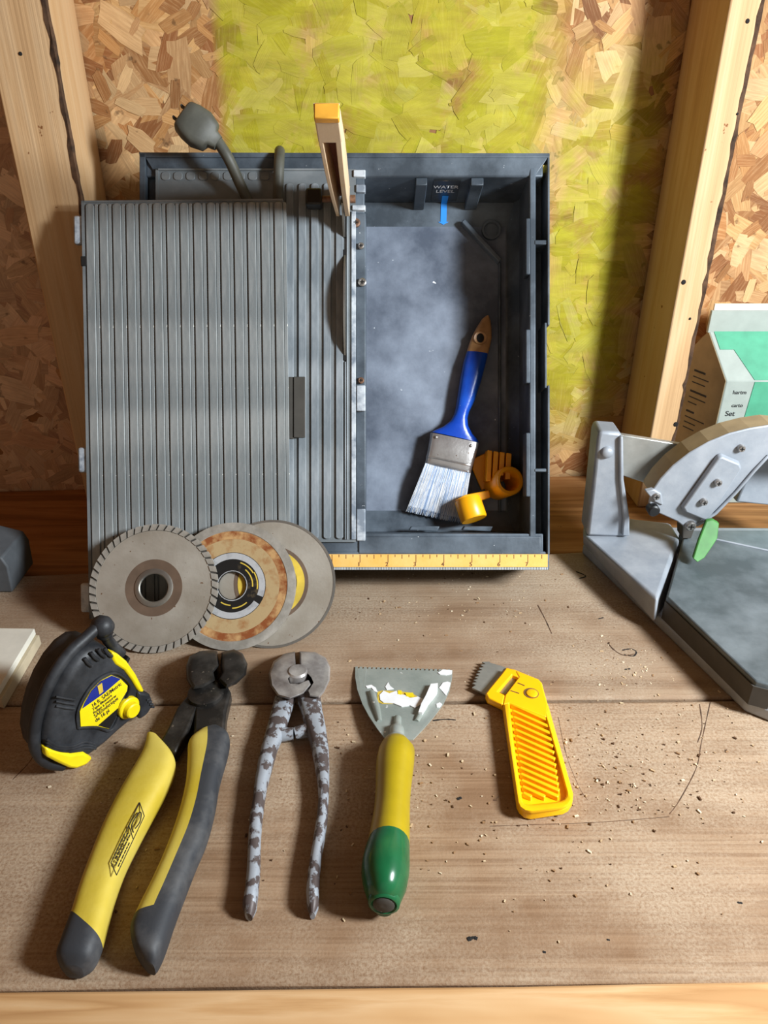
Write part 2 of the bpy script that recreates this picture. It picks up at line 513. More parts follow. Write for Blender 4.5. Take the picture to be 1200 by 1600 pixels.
random.seed(11)
fl = MB()
fcol = []
fuv = []
def flake_field(n, smin, smax, hmin, hmax, xr, zr):
    pal = [(190, 144, 92), (200, 156, 102), (180, 130, 78), (170, 118, 70), (198, 154, 106), (212, 176, 128), (160, 108, 62), (188, 142, 96), (138, 88, 50), (206, 166, 118)]
    for i in range(n):
        cx, cz = random.uniform(*xr), random.uniform(*zr)
        L = random.uniform(smin, smax)
        Wd = L * random.uniform(0.30, 0.62)
        a = random.gauss(0, 0.9) + (math.pi / 2 if random.random() < 0.35 else 0)
        ca, sa = math.cos(a), math.sin(a)
        h = random.uniform(hmin, hmax)
        tx, tz = random.uniform(-0.009, 0.009), random.uniform(-0.009, 0.009)
        k = random.uniform(0.7, 1.0)
        sk = random.uniform(-0.25, 0.25)
        loc = [(-.5, -.5 * k), (0.02, -.5 - random.uniform(0, .08)), (.5, -.5 + random.uniform(0, .2)), (.5 + random.uniform(-.1, .08), .1), (.48, .5 * k), (0, .5), (-.5, .5 - random.uniform(0, .25)), (-.5 - random.uniform(-.08, .08), 0)]
        ps = []
        for (p, q) in loc:
            px, pz = (p + sk * q) * L, q * Wd
            x, z = px * ca - pz * sa, px * sa + pz * ca
            ps.append(V((cx + x, -(h + tx * x + tz * z), cz + z)))
        fl.add(ps, [tuple(range(8))])
        c = random.choice(pal)
        j = random.uniform(0.88, 1.10)
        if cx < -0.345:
            c = tuple(x * 0.55 + y * 0.45 for x, y in zip(c, (226, 206, 196)))  # brightness of the lit patch beyond the left stud, put into flake colour
        col = rgb(*(min(255, x * j) for x in c))
        fuv.extend([((p + i * 0.37) , q * 0.5 + i * 0.73, L) for (p, q) in loc])
        fcol.extend([col] * 8)
XR, ZR = (-0.75, 0.78), (-0.10, 0.80)
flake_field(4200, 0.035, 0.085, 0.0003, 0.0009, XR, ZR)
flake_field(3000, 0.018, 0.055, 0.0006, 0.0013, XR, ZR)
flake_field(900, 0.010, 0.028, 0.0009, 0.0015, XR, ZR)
me = bpy.data.meshes.new('wood_flakes')
me.from_pydata([tuple(p) for p in fl.v], [], fl.f)
me.materials.append(MAT['osb'])
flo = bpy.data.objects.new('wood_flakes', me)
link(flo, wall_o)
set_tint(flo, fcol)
at_ = me.attributes.new('flake_uv', 'FLOAT_VECTOR', 'POINT')
for i_, q_ in enumerate(fuv):
    at_.data[i_].vector = (q_[0] * q_[2] / 0.05, q_[1], 0.0)
tag(flo, 'pressed wood flakes of the wall board', None, None, 'stuff')

def stud(name, a0, a1, depth, label, z0=-0.008):
    m = MB()
    m.hexa([wp(a0, 0.0032, z0), wp(a1, 0.0032, z0), wp(a1, depth, z0), wp(a0, depth, z0),
            wp(a0, 0.0032, 1.6), wp(a1, 0.0032, 1.6), wp(a1, depth, 1.6), wp(a0, depth, 1.6)])
    o = build(m, name, 'stud', None, 0.0018, origin=wp((a0 + a1) / 2, depth / 2, 0))
    tag(o, label, None, None, 'structure')
    return o
s1 = stud('trim_1', -0.334, -0.2815, 0.089, 'pine wall stud left of the tile saw')
s2 = stud('trim_2', 0.290, 0.3185, 0.089, 'pine wall stud right of the tile saw')
def bark(parent, a, depth, side):
    random.seed(int(abs(a) * 1000))
    m = MB()
    loops = []
    z = 0.03
    while z < 0.75:
        w = random.uniform(0.0006, 0.0028)
        w2 = random.uniform(0.001, 0.004)
        loops.append([wp(a - side * w2, depth + 0.0004, z), wp(a + side * w * 0.3, depth + w * 0.6, z), wp(a + side * w, depth - 0.002, z), wp(a + side * 0.0005, depth - 0.005 - w, z)])
        z += random.uniform(0.006, 0.014)
    m.loft(loops)
    build(m, 'bark_edge', 'bark', parent)
bark(s1, -0.2815, 0.089, 1)
bark(s2, 0.3185, 0.089, 1)
def nail_holes(parent, pts, a_mid, depth):
    for (u, v, r) in pts:
        p0 = wp(a_mid, depth, 0)
        p = on_plane(u, v, p0, WN)
        m = MB().lathe([(r, 0), (r * 0.8, 0.0008), (r * 0.3, 0.001)], 10, p, WE, V((0, 0, 1)), WN)
        build(m, 'nail_hole', 'hole', parent)
nail_holes(s2, [(1068, 441, 0.0026), (1056, 663, 0.0030), (1078, 498, 0.0014), (1168, 33, 0.002), (1152, 178, 0.0012)], 0.30, 0.089)
nail_holes(s1, [(32, 84, 0.0016)], -0.30, 0.089)

# sill board the studs stand on
m = MB()
def back_edge(x):                                   # front edge of the sill
    return 0.640 + 0.078 * (x + 0.35)
m.hexa([V((-1.2, back_edge(-1.2), -0.045)), V((0.9, back_edge(0.9), -0.045)), V((0.9, wall_y(0.9) - 0.003, -0.045)), V((-1.2, wall_y(-1.2) - 0.003, -0.045)),
        V((-1.2, back_edge(-1.2), -0.008)), V((0.9, back_edge(0.9), -0.008)), V((0.9, wall_y(0.9) - 0.003, -0.008)), V((-1.2, wall_y(-1.2) - 0.003, -0.008))])
sill = build(m, 'trim_3', 'sill', None, 0.002, origin=(0, 0.74, 0))
tag(sill, 'brown sill board along the foot of the back wall', None, None, 'structure')

# shed floor, far below
fo = build(MB().box(-1.5, 1.0, -1.2, 0.95, ZF - 0.02, ZF), 'floor', 'sill')
tag(fo, 'shed floor under the bench', None, None, 'structure')

# unseen left wall and ceiling of the shed, added to block ambient light
lw = build(MB().box(-1.02, -1.0, -1.2, 0.79, ZF, 1.6), 'wall_left', 'sill')
tag(lw, 'unseen left wall of the shed, added to block ambient light', None, None, 'structure')
ce = build(MB().box(-1.02, 1.0, -1.2, 0.95, 1.6, 1.62), 'ceiling', 'sill')
tag(ce, 'unseen low board ceiling of the shed, added to block ambient light', None, None, 'structure')

# ------------------------------------------------------------------ workbench
bench = thing('workbench', (0, 0.4, ZF), 'rough plank workbench carrying all the tools', 'workbench')
def plank(name, y0, y1, z1, thick, mat, sk0=0.011, sk1=0.011, x0=-0.95, x1=0.8, bev=0.0025):
    mb = MB()
    n = 24
    lo, hi = [], []
    random.seed(int(y0 * 1000))
    w = [random.uniform(-0.0007, 0.0007) for _ in range(n + 1)]
    for i in range(n + 1):
        x = x0 + (x1 - x0) * i / n
        lo.append((x, y0 + sk0 * x + w[i]))
        hi.append((x, y1 + sk1 * x + w[n - i]))
    ring = lo + hi[::-1]
    mb.prism([V((x, y, z1 - thick)) for x, y in ring], [V((x, y, z1)) for x, y in ring])
    c = V((0, (y0 + y1) / 2, z1))
    me_ = build(mb, name, mat, bench, bev)
    # move the origin to the plank so that its grain is its own
    d = c - ROOT[bench]
    for vv in me_.data.vertices:
        vv.co -= d
    me_.location = d
    return me_
SEAM = on_z(600, 1095, 0).y
FRONT = on_z(600, 1539, 0).y
plank('plank', FRONT + 0.001, SEAM - 0.0016, -0.0006, 0.038, 'bench')
plank('plank', SEAM + 0.0010, 0.6570, 0.0, 0.038, 'bench2', 0.011, 0.078)
plank('front_rail', FRONT - 0.040, FRONT + 0.0004, -0.0016, 0.09, 'rail', 0.011, 0.011, bev=0.002)
def scratch(pts, r, name='crack', mat='bark', z=0.0):
    q = smooth_path([on_z(u, v, z) for u, v in pts], 6)
    random.seed(len(q))
    mb = MB().tube(q, [r * random.uniform(0.6, 1.2) for _ in q], 6)
    for p_ in mb.v:
        p_.z = z + (p_.z - z) * 0.35
    build(mb, name, mat, bench)
def smooth_path(pts, n=8):
    out = []
    pts = [V(p) for p in pts]
    for i in range(len(pts) - 1):
        p0, p1, p2, p3 = pts[max(i - 1, 0)], pts[i], pts[i + 1], pts[min(i + 2, len(pts) - 1)]
        for k in range(n):
            t = k / n
            out.append(0.5 * ((2 * p1) + (p2 - p0) * t + (2 * p0 - 5 * p1 + 4 * p2 - p3) * t * t + (3 * p1 - p0 - 3 * p2 + p3) * t ** 3))
    out.append(pts[-1])
    return out
ZP = -0.0006
scratch([(765, 1291), (850, 1288), (930, 1285), (1000, 1280), (1046, 1276)], 0.0003, z=ZP)
scratch([(1093, 1100), (1097, 1135), (1090, 1160)], 0.0005, z=ZP)
scratch([(1110, 1096), (1096, 1160), (1088, 1200), (1062, 1250), (1046, 1272)], 0.0004, z=ZP)
scratch([(872, 1120), (885, 1180), (905, 1230), (918, 1250)], 0.00025, z=ZP)
scratch([(676, 1126), (695, 1124), (712, 1125)], 0.0008, 'dent', 'hole', ZP)
scratch([(714, 1249), (721, 1246)], 0.0014, 'dent', 'hole', ZP)
scratch([(730, 1468), (740, 1465), (746, 1467)], 0.0014, 'dent', 'hole', ZP)
scratch([(848, 1487), (853, 1488)], 0.0009, 'dent', 'hole', ZP)
scratch([(948, 1468), (953, 1469)], 0.0007, 'dent', 'hole', ZP)
scratch([(1152, 1410), (1160, 1411)], 0.0009, 'dent', 'hole', ZP)
scratch([(950, 1005), (960, 1016), (975, 1024), (992, 1022)], 0.0008)
scratch([(972, 1016), (985, 1014), (994, 1018), (990, 1025), (975, 1023)], 0.0007, 'knot', 'hole')
scratch([(840, 945), (852, 968), (862, 990)], 0.0007)
scratch([(935, 967), (943, 965)], 0.0009, 'dent', 'hole')
scratch([(976, 1046), (985, 1045)], 0.0010, 'dent', 'hole')
scratch([(900, 893), (915, 900), (905, 904)], 0.0010, 'dent', 'hole')
scratch([(20, 1218), (45, 1192), (60, 1168)], 0.0004, z=ZP)
for x in (-0.75, 0.6):
    for y in (FRONT + 0.05, 0.56):
        build(MB().box(x, x + 0.08, y, y + 0.08, ZF, -0.040), 'leg', 'rail', bench)

# ------------------------------------------------------------------ tile saw (leans back, square to the line of sight)
D = 0.698
K = D / F
def S(a, b, c):                                     # a right, b up along the saw, c out of its top
    return CAM + RT * a + UP * b + FW * (D - c)
def A(u): return (u - 600) * K
def B(v): return (800 - v) * K
def sbox(mb, u0, u1, v0, v1, c0, c1):
    return mb.box(A(u0), A(u1), B(v1), B(v0), c0, c1, S)
def SP(u, v, c):                                    # pixel to the saw's level c
    k = (D - c) / F
    return S((u - 600) * k, (800 - v) * k, c)

base_pt = S(A(540), B(890), -0.0775)
base_pt.z = 0.0
saw = thing('tile_saw', base_pt, 'open dark grey wet tile saw leaning back against the wall', 'tile saw')
T = -0.0775
# tray: back, walls, chamfers
tr = MB()
sbox(tr, 232, 846, 250, 884, T, T + 0.003)
sbox(tr, 226, 850, 246, 273, T, -0.004)          # top wall
sbox(tr, 226, 850, 834, 866, T, -0.003)          # bottom wall
sbox(tr, 226, 242, 246, 884, T, -0.010)          # left wall
sbox(tr, 828, 838, 246, 870, T, -0.002)          # right inner wall
build(tr, 'tray', 'plastic', saw, 0.0012)
fl_ = MB()
sbox(fl_, 545, 830, 268, 836, T + 0.003, T + 0.0075)
build(fl_, 'tray_floor', 'floor_plastic', saw)
ch = MB()                                           # slope between the top wall and the floor
p = lambda a, b, c: S(a, b, c)
a0, a1 = A(552), A(829)
for (bq, s) in ((B(273), -1), (B(834), 1)):
    prof = [(bq, -0.062), (bq + s * 0.020, -0.0695), (bq + s * 0.0225, T + 0.007), (bq, T + 0.007)]
    ch.prism([S(a0, q[0], q[1]) for q in prof], [S(a1, q[0], q[1]) for q in prof])
prof = [(A(829), -0.055), (A(829) - 0.010, -0.0695), (A(829) - 0.013, T + 0.007), (A(829), T + 0.007)]
ch.prism([S(q[0], B(834), q[1]) for q in prof], [S(q[0], B(273), q[1]) for q in prof])
build(ch, 'tray_slope', 'plastic', saw, 0.002)
# rim
rim = MB()
sbox(rim, 218, 859, 239, 246, -0.016, 0.0)
sbox(rim, 218, 227, 239, 866, -0.016, 0.0)
rim.prism([S(A(227), B(246), -0.002), S(A(856), B(246), -0.002), S(A(838), B(273), -0.004), S(A(242), B(273), -0.004)],
          [S(A(227), B(246), -0.0005), S(A(856), B(246), -0.0005), S(A(838), B(271), -0.003), S(A(242), B(271), -0.003)])
build(rim, 'rim', 'plastic', saw, 0.0012)
rr_ = MB()
sbox(rr_, 855.5, 859, 246, 508, -0.030, 0.0)
sbox(rr_, 851, 854.5, 504, 606, -0.030, 0.0)
sbox(rr_, 855.5, 859, 602, 866, -0.030, 0.0)
build(rr_, 'side_rim', 'plastic', saw, 0.0006)
sr = MB()
for (v0, v1) in ((374, 381), (732, 737)):
    sbox(sr, 836, 857, v0, v1, -0.024, -0.0015)
sbox(sr, 838, 857, 246, 866, -0.034, -0.031)
build(sr, 'side_channel', 'plastic', saw, 0.0006)
for (v0, v1) in ((340, 428), (514, 598), (676, 776)):
    led = MB()
    sbox(led, 822, 829, v0, v1, -0.016, -0.001)
    build(led, 'inner_lug', 'plastic', saw, 0.001)
# bottom rim and rule
br = MB()
sbox(br, 218, 859, 862, 891, -0.060, -0.002)
sbox(br, 560, 846, 838, 866, -0.02, -0.0015)
build(br, 'bottom_rim', 'plastic', saw, 0.001)
ru = MB()
sbox(ru, 430, 856, 866, 886, -0.003, -0.0008)
rule = build(ru, 'rule', 'ruler', saw)
tk = MB()
for i in range(0, 37):
    u = 519 + i * 43.75 / 4 - 43.75 * 0.5
    if u > 852 or u < 432:
        continue
    whole = (i % 4 == 2)
    sbox(tk, u - 0.35, u + 0.35, 866.6, 879 if whole else (873 if i % 2 == 0 else 870.5), -0.0008, -0.0005)
build(tk, 'tick_marks', 'tick', rule)
for i in range(1, 8):
    u = 560.4 + (i - 1) * 43.75
    text(str(i), 0.0052, S(A(u + 0.6), B(884.6), -0.0008), RT, UP, 'tick', rule, 'numeral', 'CENTER')
ws = MB()
for i in range(170):
    u = 432 + i * 2.5
    sbox(ws, u, u + 1.5, 886.6, 890.4, -0.003, -0.0012)
o = build(ws, 'edge_teeth', 'white_strip', saw)
o['kind'] = 'stuff'

# sliding table with ribs
tb = MB()
sbox(tb, 243, 556, 263, 845, -0.014, -0.0017)
sbox(tb, 243, 536, 263, 266, -0.0042, -0.0002)
sbox(tb, 243, 556, 843.5, 847, -0.0042, -0.0002)
sbox(tb, 243, 247, 263, 845, -0.0042, -0.0002)
sbox(tb, 243, 440, 282, 330, -0.0042, -0.0006)
build(tb, 'table', 'groove', saw, 0.0008)
def rib_mesh(w, l, h):
    """a raised bar with rounded ends, lying in the saw's plane"""
    pts = []
    r = w / 2
    for k in range(7):
        an = math.pi * k / 6
        pts.append((r * math.cos(an), l / 2 - r * 0.6 + r * 0.6 * math.sin(an)))
    for k in range(7):
        an = math.pi + math.pi * k / 6
        pts.append((r * math.cos(an), -l / 2 + r * 0.6 + r * 0.6 * math.sin(an)))
    ins = 0.0004
    lo = [RT * x + UP * y for x, y in pts]
    mid = [RT * x + UP * y - FW * (h - ins) for x, y in pts]
    hi = [RT * x * (1 - ins / r) + UP * (y - math.copysign(ins, y)) - FW * h for x, y in pts]
    mb = MB()
    mb.loft([lo, mid, hi])
    return mb
def place_ribs(parent, name, mat, items, w, l, h, rot=None):
    mb = rib_mesh(w, l, h)
    me = bpy.data.meshes.new(name)
    me.from_pydata([tuple(p) for p in mb.v], [], mb.f)
    bm = bmesh.new(); bm.from_mesh(me)
    bmesh.ops.recalc_face_normals(bm, faces=bm.faces); bm.to_mesh(me); bm.free()
    me.materials.append(MAT[mat])
    for q in items:
        o = bpy.data.objects.new(name, me)
        link(o, parent)
        o.location = q - ROOT[parent]
        if rot is not None:
            o.rotation_mode = 'QUATERNION'
            o.rotation_quaternion = rot
        ROOT[o] = ROOT[parent]
PIT = 19.45
us = [540 - 9 - PIT * i for i in range(15)]
place_ribs(saw, 'table_rib', 'table', [S(A(u - 0.5), B(564), -0.0018) for u in us if u > 440], 11.5 * K, 556 * K, 0.0020)
place_ribs(saw, 'table_slot', 'groove', [S(A(u - 0.5), B(274), -0.0018) for u in us if u < 440 and u > 255], 14 * K, 14 * K, 0.0010)
lb = MB()
sbox(lb, 541.5, 543.5, 330, 843, -0.0042, 0.0006)
sbox(lb, 538.5, 540.5, 565, 843, -0.0042, 0.0006)
lc = MB()
sbox(lc, 549, 556, 330, 843, -0.0042, 0.0)
build(lc, 'rail_strip', 'chalk', saw, 0.0004)
build(lb, 'rail', 'table', saw, 0.0004)
# dark blade slots
sl = MB()
sbox(sl, 537.2, 541.2, 335, 371, -0.0045, 0.0004)
sbox(sl, 536.5, 541.3, 390, 563, -0.0045, 0.0004)
build(sl, 'blade_slot', 'hole', saw)
# blade
def blade_disc():
    mb = MB()
    r, rise = 0.076, 0.0155
    c0 = rise - r
    n = 40
    half = math.acos((r - rise - 0.004) / r)
    pts = [(r * math.sin(-half + 2 * half * k / n), c0 + r * math.cos(-half + 2 * half * k / n)) for k in range(n + 1)]
    bc = B(477)
    aa = A(538.8)
    mb.prism([S(aa - 0.0008, bc + x, z) for x, z in pts], [S(aa + 0.0008, bc + x, z) for x, z in pts])
    return mb
build(blade_disc(), 'saw_blade', 'steel', saw)
# riving knife and guard
rk = MB()
aa = A(537.5)
rk.prism([S(aa - 0.0008, B(371), 0), S(aa - 0.0008, B(338), 0), S(aa - 0.0008, B(326), 0.03), S(aa - 0.0008, B(338), 0.03)],
         [S(aa + 0.0008, B(371), 0), S(aa + 0.0008, B(338), 0), S(aa + 0.0008, B(326), 0.03), S(aa + 0.0008, B(338), 0.03)])
build(rk, 'riving_knife', 'steel', saw)
gm = MB()
gi = MB()
gx = -0.0368
def gsec(c):
    t = (c - 0.008) / (0.205 - 0.008)
    w = 0.0060 + 0.0021 * t
    blo = 0.2655 - 0.012 * t - 0.006 * math.sin(t * math.pi)
    bhi = 0.292 - 0.030 * t + 0.008 * math.sin(t * math.pi)
    return w, blo, bhi
cs = [0.008 + 0.197 * i / 10 for i in range(11)]
for side in (-1, 1):
    loops = []
    for c in cs:
        w, lo, hi = gsec(c)
        x0, x1 = gx + side * w, gx + side * (w - (0.0040 if side > 0 else 0.0030))
        loops.append([S(x0, lo, c), S(x1, lo, c), S(x1, hi, c), S(x0, hi, c)])
    gm.loft(loops)
loops = []
for c in cs:
    w, lo, hi = gsec(c)
    loops.append([S(gx - w, hi - 0.002, c), S(gx + w, hi - 0.002, c), S(gx + w, hi, c), S(gx - w, hi, c)])
gm.loft(loops)
guard = build(gm, 'blade_guard', 'guard', saw, 0.0005)
loops = []
for c in cs[:-1]:
    w, lo, hi = gsec(c)
    loops.append([S(gx - w + 0.0028, hi - 0.008, c), S(gx + w - 0.0038, hi - 0.008, c), S(gx + w - 0.0038, hi - 0.002, c), S(gx - w + 0.0028, hi - 0.002, c)])
gi.loft(loops)
build(gi, 'guard_lining', 'guard_in', guard)
w, lo, hi = gsec(0.205)
ge = MB().box(gx - w, gx + w, lo - 0.0010, hi - 0.001, 0.172, 0.203, S)
build(ge, 'guard_end', 'guard', guard, 0.001)
gc = MB().box(gx - w, gx + w, lo - 0.0015, hi, 0.200, 0.2065, S)
build(gc, 'guard_cap', 'guard_cap', guard, 0.0008)
pv = MB()
pv.tube([S(A(548), B(318), 0.010), S(A(556), B(318), 0.010)], 0.0035, 12)
pv.tube([S(A(498), B(318), 0.010), S(A(530), B(318), 0.010)], 0.0030, 12)
build(pv, 'pivot_bolt', 'rust_screw', saw, smooth=40)
kb = MB()
sbox(kb, 480, 505, 305, 331, 0.003, 0.017)
build(kb, 'lock_knob', 'black', saw, 0.002)

# dark rail between table and basin, chalky brackets, screws
dr = MB()
sbox(dr, 556, 571, 330, 845, -0.040, -0.004)
sbox(dr, 556, 569, 268, 330, -0.030, -0.004)
build(dr, 'divider', 'plastic', saw, 0.0008)
for (v0, v1, u0) in ((602, 642, 557), (795, 845, 557), (265, 276, 552), (288, 300, 556), (320, 328, 550)):
    bk = MB()
    sbox(bk, u0, 571, v0, v1, -0.006, 0.0002)
    build(bk, 'bracket', 'chalk', saw, 0.0008)
for (u, v, mt, r) in ((564, 383, 'screw', 5), (566, 440, 'screw', 6.5), (564, 594, 'rust_screw', 5), (556, 347, 'rust_screw', 7)):
    sc = MB().lathe([(r * K, -0.004), (r * K, -0.002), (r * K * 0.7, -0.0012), (r * K * 0.2, -0.0016)], 14, S(A(u), B(v), 0.001), RT, UP, -FW)
    s_ = build(sc, 'screw', mt, saw, smooth=40)
    x = MB()
    q = r * K * 0.5
    x.box(A(u) - q, A(u) + q, B(v) - q * 0.2, B(v) + q * 0.2, -0.0008, 0.0001, S)
    x.box(A(u) - q * 0.2, A(u) + q * 0.2, B(v) - q, B(v) + q, -0.0008, 0.0001, S)
    build(x, 'screw_slot', 'hole', s_)
# slide catch on the table
ct = MB()
sbox(ct, 459, 477, 589, 684, -0.003, 0.0022)
sbox(ct, 450, 459, 589, 686, -0.003, 0.0012)
build(ct, 'slide_catch', 'cast_dark', saw, 0.0006)

# details of the basin
for (u0, u1, sk) in ((650, 668, -4), (737, 757, -8)):
    wl = MB()
    lo = [S(A(u0), B(273), -0.006), S(A(u1), B(273), -0.006), S(A(u1), B(273) - 0.007, -0.006), S(A(u0), B(273) - 0.007, -0.006)]
    hi = [q + FW * 0.058 for q in lo]
    wl.prism(hi, lo)
    build(wl, 'wall_rib', 'plastic', saw, 0.0008)
dg = MB()
z0 = T + 0.0075
def fbar(mb, u0, v0, u1, v1, wpx, h):
    p0, p1 = SP(u0, v0, z0), SP(u1, v1, z0)
    d = (p1 - p0).normalized()
    n = d.cross(-FW).normalized() * wpx * K / 2
    q = [p0 - n, p1 - n, p1 + n, p0 + n]
    mb.prism(q, [x - FW * h for x in q])
fbar(dg, 722, 350, 780, 412, 8, 0.010)
fbar(dg, 780, 412, 780, 800, 4, 0.005)
build(dg, 'floor_rib', 'plastic', saw, 0.001)
bs = MB().lathe([(0.0095, 0), (0.0095, 0.004), (0.0075, 0.004), (0.007, 0.001)], 24, SP(767, 361, z0), RT, UP, -FW)
build(bs, 'drain_boss', 'plastic', saw, smooth=40)
for u in (660, 742):
    cb = MB()
    lo = [SP(u - 22, 828, -0.05), SP(u + 22, 830, -0.05), SP(u + 26, 822, -0.05), SP(u - 18, 822, -0.05)]
    cb.prism(lo, [x - FW * 0.012 for x in lo])
    build(cb, 'lip_clip', 'plastic', saw, 0.001)
# water level sticker on the slope of the top wall
bw = B(273) - 0.0008
def WT(a, t):                                       # on the top wall, t = how deep
    return S(a, bw, -t)
st = MB().prism([S(A(679), bw, -0.010), S(A(722), bw, -0.010), S(A(722), bw, -0.056), S(A(679), bw, -0.056)],
                [S(A(679), bw - 0.0004, -0.010), S(A(722), bw - 0.0004, -0.010), S(A(722), bw - 0.0004, -0.056), S(A(679), bw - 0.0004, -0.056)])
stick = build(st, 'sticker', 'label_black', saw)
bw -= 0.0005
text('WATER', 0.0088, S(A(700), bw, -0.026), RT, -FW, 'ink_white', stick, 'lettering', 'CENTER', 0.0002, 0.78)
text('LEVEL', 0.0088, S(A(700), bw, -0.0355), RT, -FW, 'ink_white', stick, 'lettering', 'CENTER', 0.0002, 0.78)
ab = MB()
ab.prism([S(A(697), bw, -0.043), S(A(707), bw, -0.043), S(A(707), bw, -0.0615), S(A(697), bw, -0.0615)],
         [S(A(697), bw - 0.0003, -0.043), S(A(707), bw - 0.0003, -0.043), S(A(707), bw - 0.0003, -0.0615), S(A(697), bw - 0.0003, -0.0615)])
b0 = B(273)
sl_n = V((0, 0, 0)) - (UP * 0.35 + FW * 0.9) * 0.0006
q = [S(A(697), b0, -0.062), S(A(707), b0, -0.062), S(A(707), b0 - 0.017, -0.0684), S(A(711), b0 - 0.017, -0.0684), S(A(702), b0 - 0.0195, -0.0693), S(A(693), b0 - 0.017, -0.0684), S(A(697), b0 - 0.017, -0.0684)]
ab.prism(q, [x + sl_n for x in q])
build(ab, 'level_arrow', 'ink_blue', saw)

# power cord and plug
def smooth_path(pts, n=8):
    out = []
    pts = [V(p) for p in pts]
    for i in range(len(pts) - 1):
        p0, p1, p2, p3 = pts[max(i - 1, 0)], pts[i], pts[i + 1], pts[min(i + 2, len(pts) - 1)]
        for k in range(n):
            t = k / n
            out.append(0.5 * ((2 * p1) + (p2 - p0) * t + (2 * p0 - 5 * p1 + 4 * p2 - p3) * t * t + (3 * p1 - p0 - 3 * p2 + p3) * t ** 3))
    out.append(pts[-1])
    return out
cp = smooth_path([SP(338, 218, 0.030), SP(356, 246, 0.026), SP(374, 285, 0.014), SP(392, 325, 0.006), SP(412, 380, 0.0048), SP(428, 372, 0.0048), SP(434, 320, 0.0052), SP(435, 290, 0.008), SP(436, 258, 0.009), SP(437, 240, 0.002), SP(437, 236, -0.012)], 8)
cord = build(MB().tube(cp, 0.0048, 12), 'power_cord', 'cord', saw, smooth=60)
ax = (SP(292, 186, 0.036) - SP(338, 222, 0.030)).normalized()
sd = ax.cross(FW).normalized()
nn = ax.cross(sd).normalized()
pc = SP(338, 222, 0.030)
loops = []
for (t, w, h) in ((-0.002, 0.006, 0.006), (0.004, 0.0078, 0.007), (0.006, 0.013, 0.009), (0.016, 0.0165, 0.0105), (0.026, 0.0155, 0.011), (0.033, 0.0135, 0.0105), (0.0345, 0.0120, 0.009)):
    loops.append([pc + ax * t + sd * (w * math.copysign(abs(math.cos(a)) ** 0.45, math.cos(a))) + nn * (h * math.copysign(abs(math.sin(a)) ** 0.6, math.sin(a))) for a in [2 * math.pi * k / 20 for k in range(20)]])
plug = build(MB().loft(loops), 'plug', 'cord', cord, smooth=50)
for s in (-1, 1):
    pr = MB()
    c = pc + ax * 0.033 + sd * s * 0.006
    pr.hexa([c + sd * x + nn * y + ax * z for z in (0, 0.007) for (x, y) in ((-.0008, -.003), (.0008, -.003), (.0008, .003), (-.0008, .003))])
    o = build(pr, 'plug_prong', 'cast_dark', cord)

# ------------------------------------------------------------------ paintbrush in the basin
def pairs_loft(pairs, plane, thick, n=16, pw=2.6, lift=0.0):
    """pairs of left/right pixels; plane(u, v) -> point on the resting surface; thick -> heights"""
    loops = []
    for i, (l, r) in enumerate(pairs):
        th = thick[i] if isinstance(thick, (list, tuple)) else thick
        lf = lift[i] if isinstance(lift, (list, tuple)) else lift
        pl, pr = plane(*l, lf + th / 2), plane(*r, lf + th / 2)
        c = (pl + pr) / 2
        ex = (pr - pl) / 2
        nz = PN[0]
        loop = []
        for k in range(n):
            an = 2 * math.pi * k / n
            ca, sa = math.cos(an), math.sin(an)
            loop.append(c + ex * math.copysign(abs(ca) ** (2 / pw), ca) + nz * (th / 2) * math.copysign(abs(sa) ** (2 / pw), sa))
        loops.append(loop)
    return loops
PN = [V((0, 0, 1))]
def bench_plane(u, v, h):
    return on_z(u, v, h - 0.0006)
def floor_plane(u, v, h):
    return SP(u, v, z0 + 0.0005 + h)
def cr(lst, u0, v0, k):
    return [((u0 + a * k, v0 + b * k), (u0 + c * k, v0 + d * k)) for (a, b, c, d) in lst]

PN[0] = -FW
kb_ = 0.28333
brush = thing('paintbrush', SP(690, 808, z0 + 0.0005), 'flat paintbrush with blue handle lying in the saw basin', 'paintbrush')
hp = cr([(668, 280, 785, 293), (648, 345, 768, 365), (632, 430, 745, 452), (618, 520, 712, 550), (607, 590, 682, 612), (598, 625, 672, 648), (578, 662, 676, 690), (535, 695, 700, 735), (490, 714, 728, 765), (473, 724, 735, 783)], 540, 470, kb_)
hl = pairs_loft(hp, floor_plane, [0.011, 0.014, 0.0155, 0.015, 0.014, 0.0135, 0.0135, 0.0135, 0.013, 0.0125], 20, 2.3, [0.003, 0.002, 0.0015, 0.002, 0.002, 0.0025, 0.0025, 0.0025, 0.0025, 0.003])
build(MB().loft(hl), 'handle', 'blue', brush, smooth=60)
tp = cr([(776, 82, 790, 84), (752, 100, 800, 112), (722, 148, 806, 165), (700, 190, 806, 208), (682, 235, 797, 250), (668, 280, 785, 293)], 540, 470, kb_)
tl = pairs_loft(tp, floor_plane, [0.004, 0.007, 0.009, 0.010, 0.0105, 0.011], 20, 2.4, [0.006, 0.005, 0.004, 0.0035, 0.003, 0.003])
tip_o = build(MB().loft(tl), 'handle_tip', 'bare_wood', brush, smooth=60)
hc = SP(540 + 743 * kb_, 470 + 205 * kb_, z0 + 0.0145)
build(MB().lathe([(0.0046, 0), (0.0062, 0.0006), (0.0066, -0.0004), (0.0068, -0.002), (0.0046, -0.002)], 24, hc, RT, UP, -FW), 'hang_ring', 'bare_wood', tip_o, smooth=50)
build(MB().lathe([(0.0046, -0.002), (0.0046, 0.0002), (0.001, 0.0002)], 20, hc, RT * 0.8, UP, -FW), 'hang_hole', 'hole', tip_o)
fp = cr([(468, 730, 733, 787), (463, 760, 728, 815), (455, 805, 715, 862), (440, 880, 692, 938), (437, 895, 690, 950)], 540, 470, kb_)
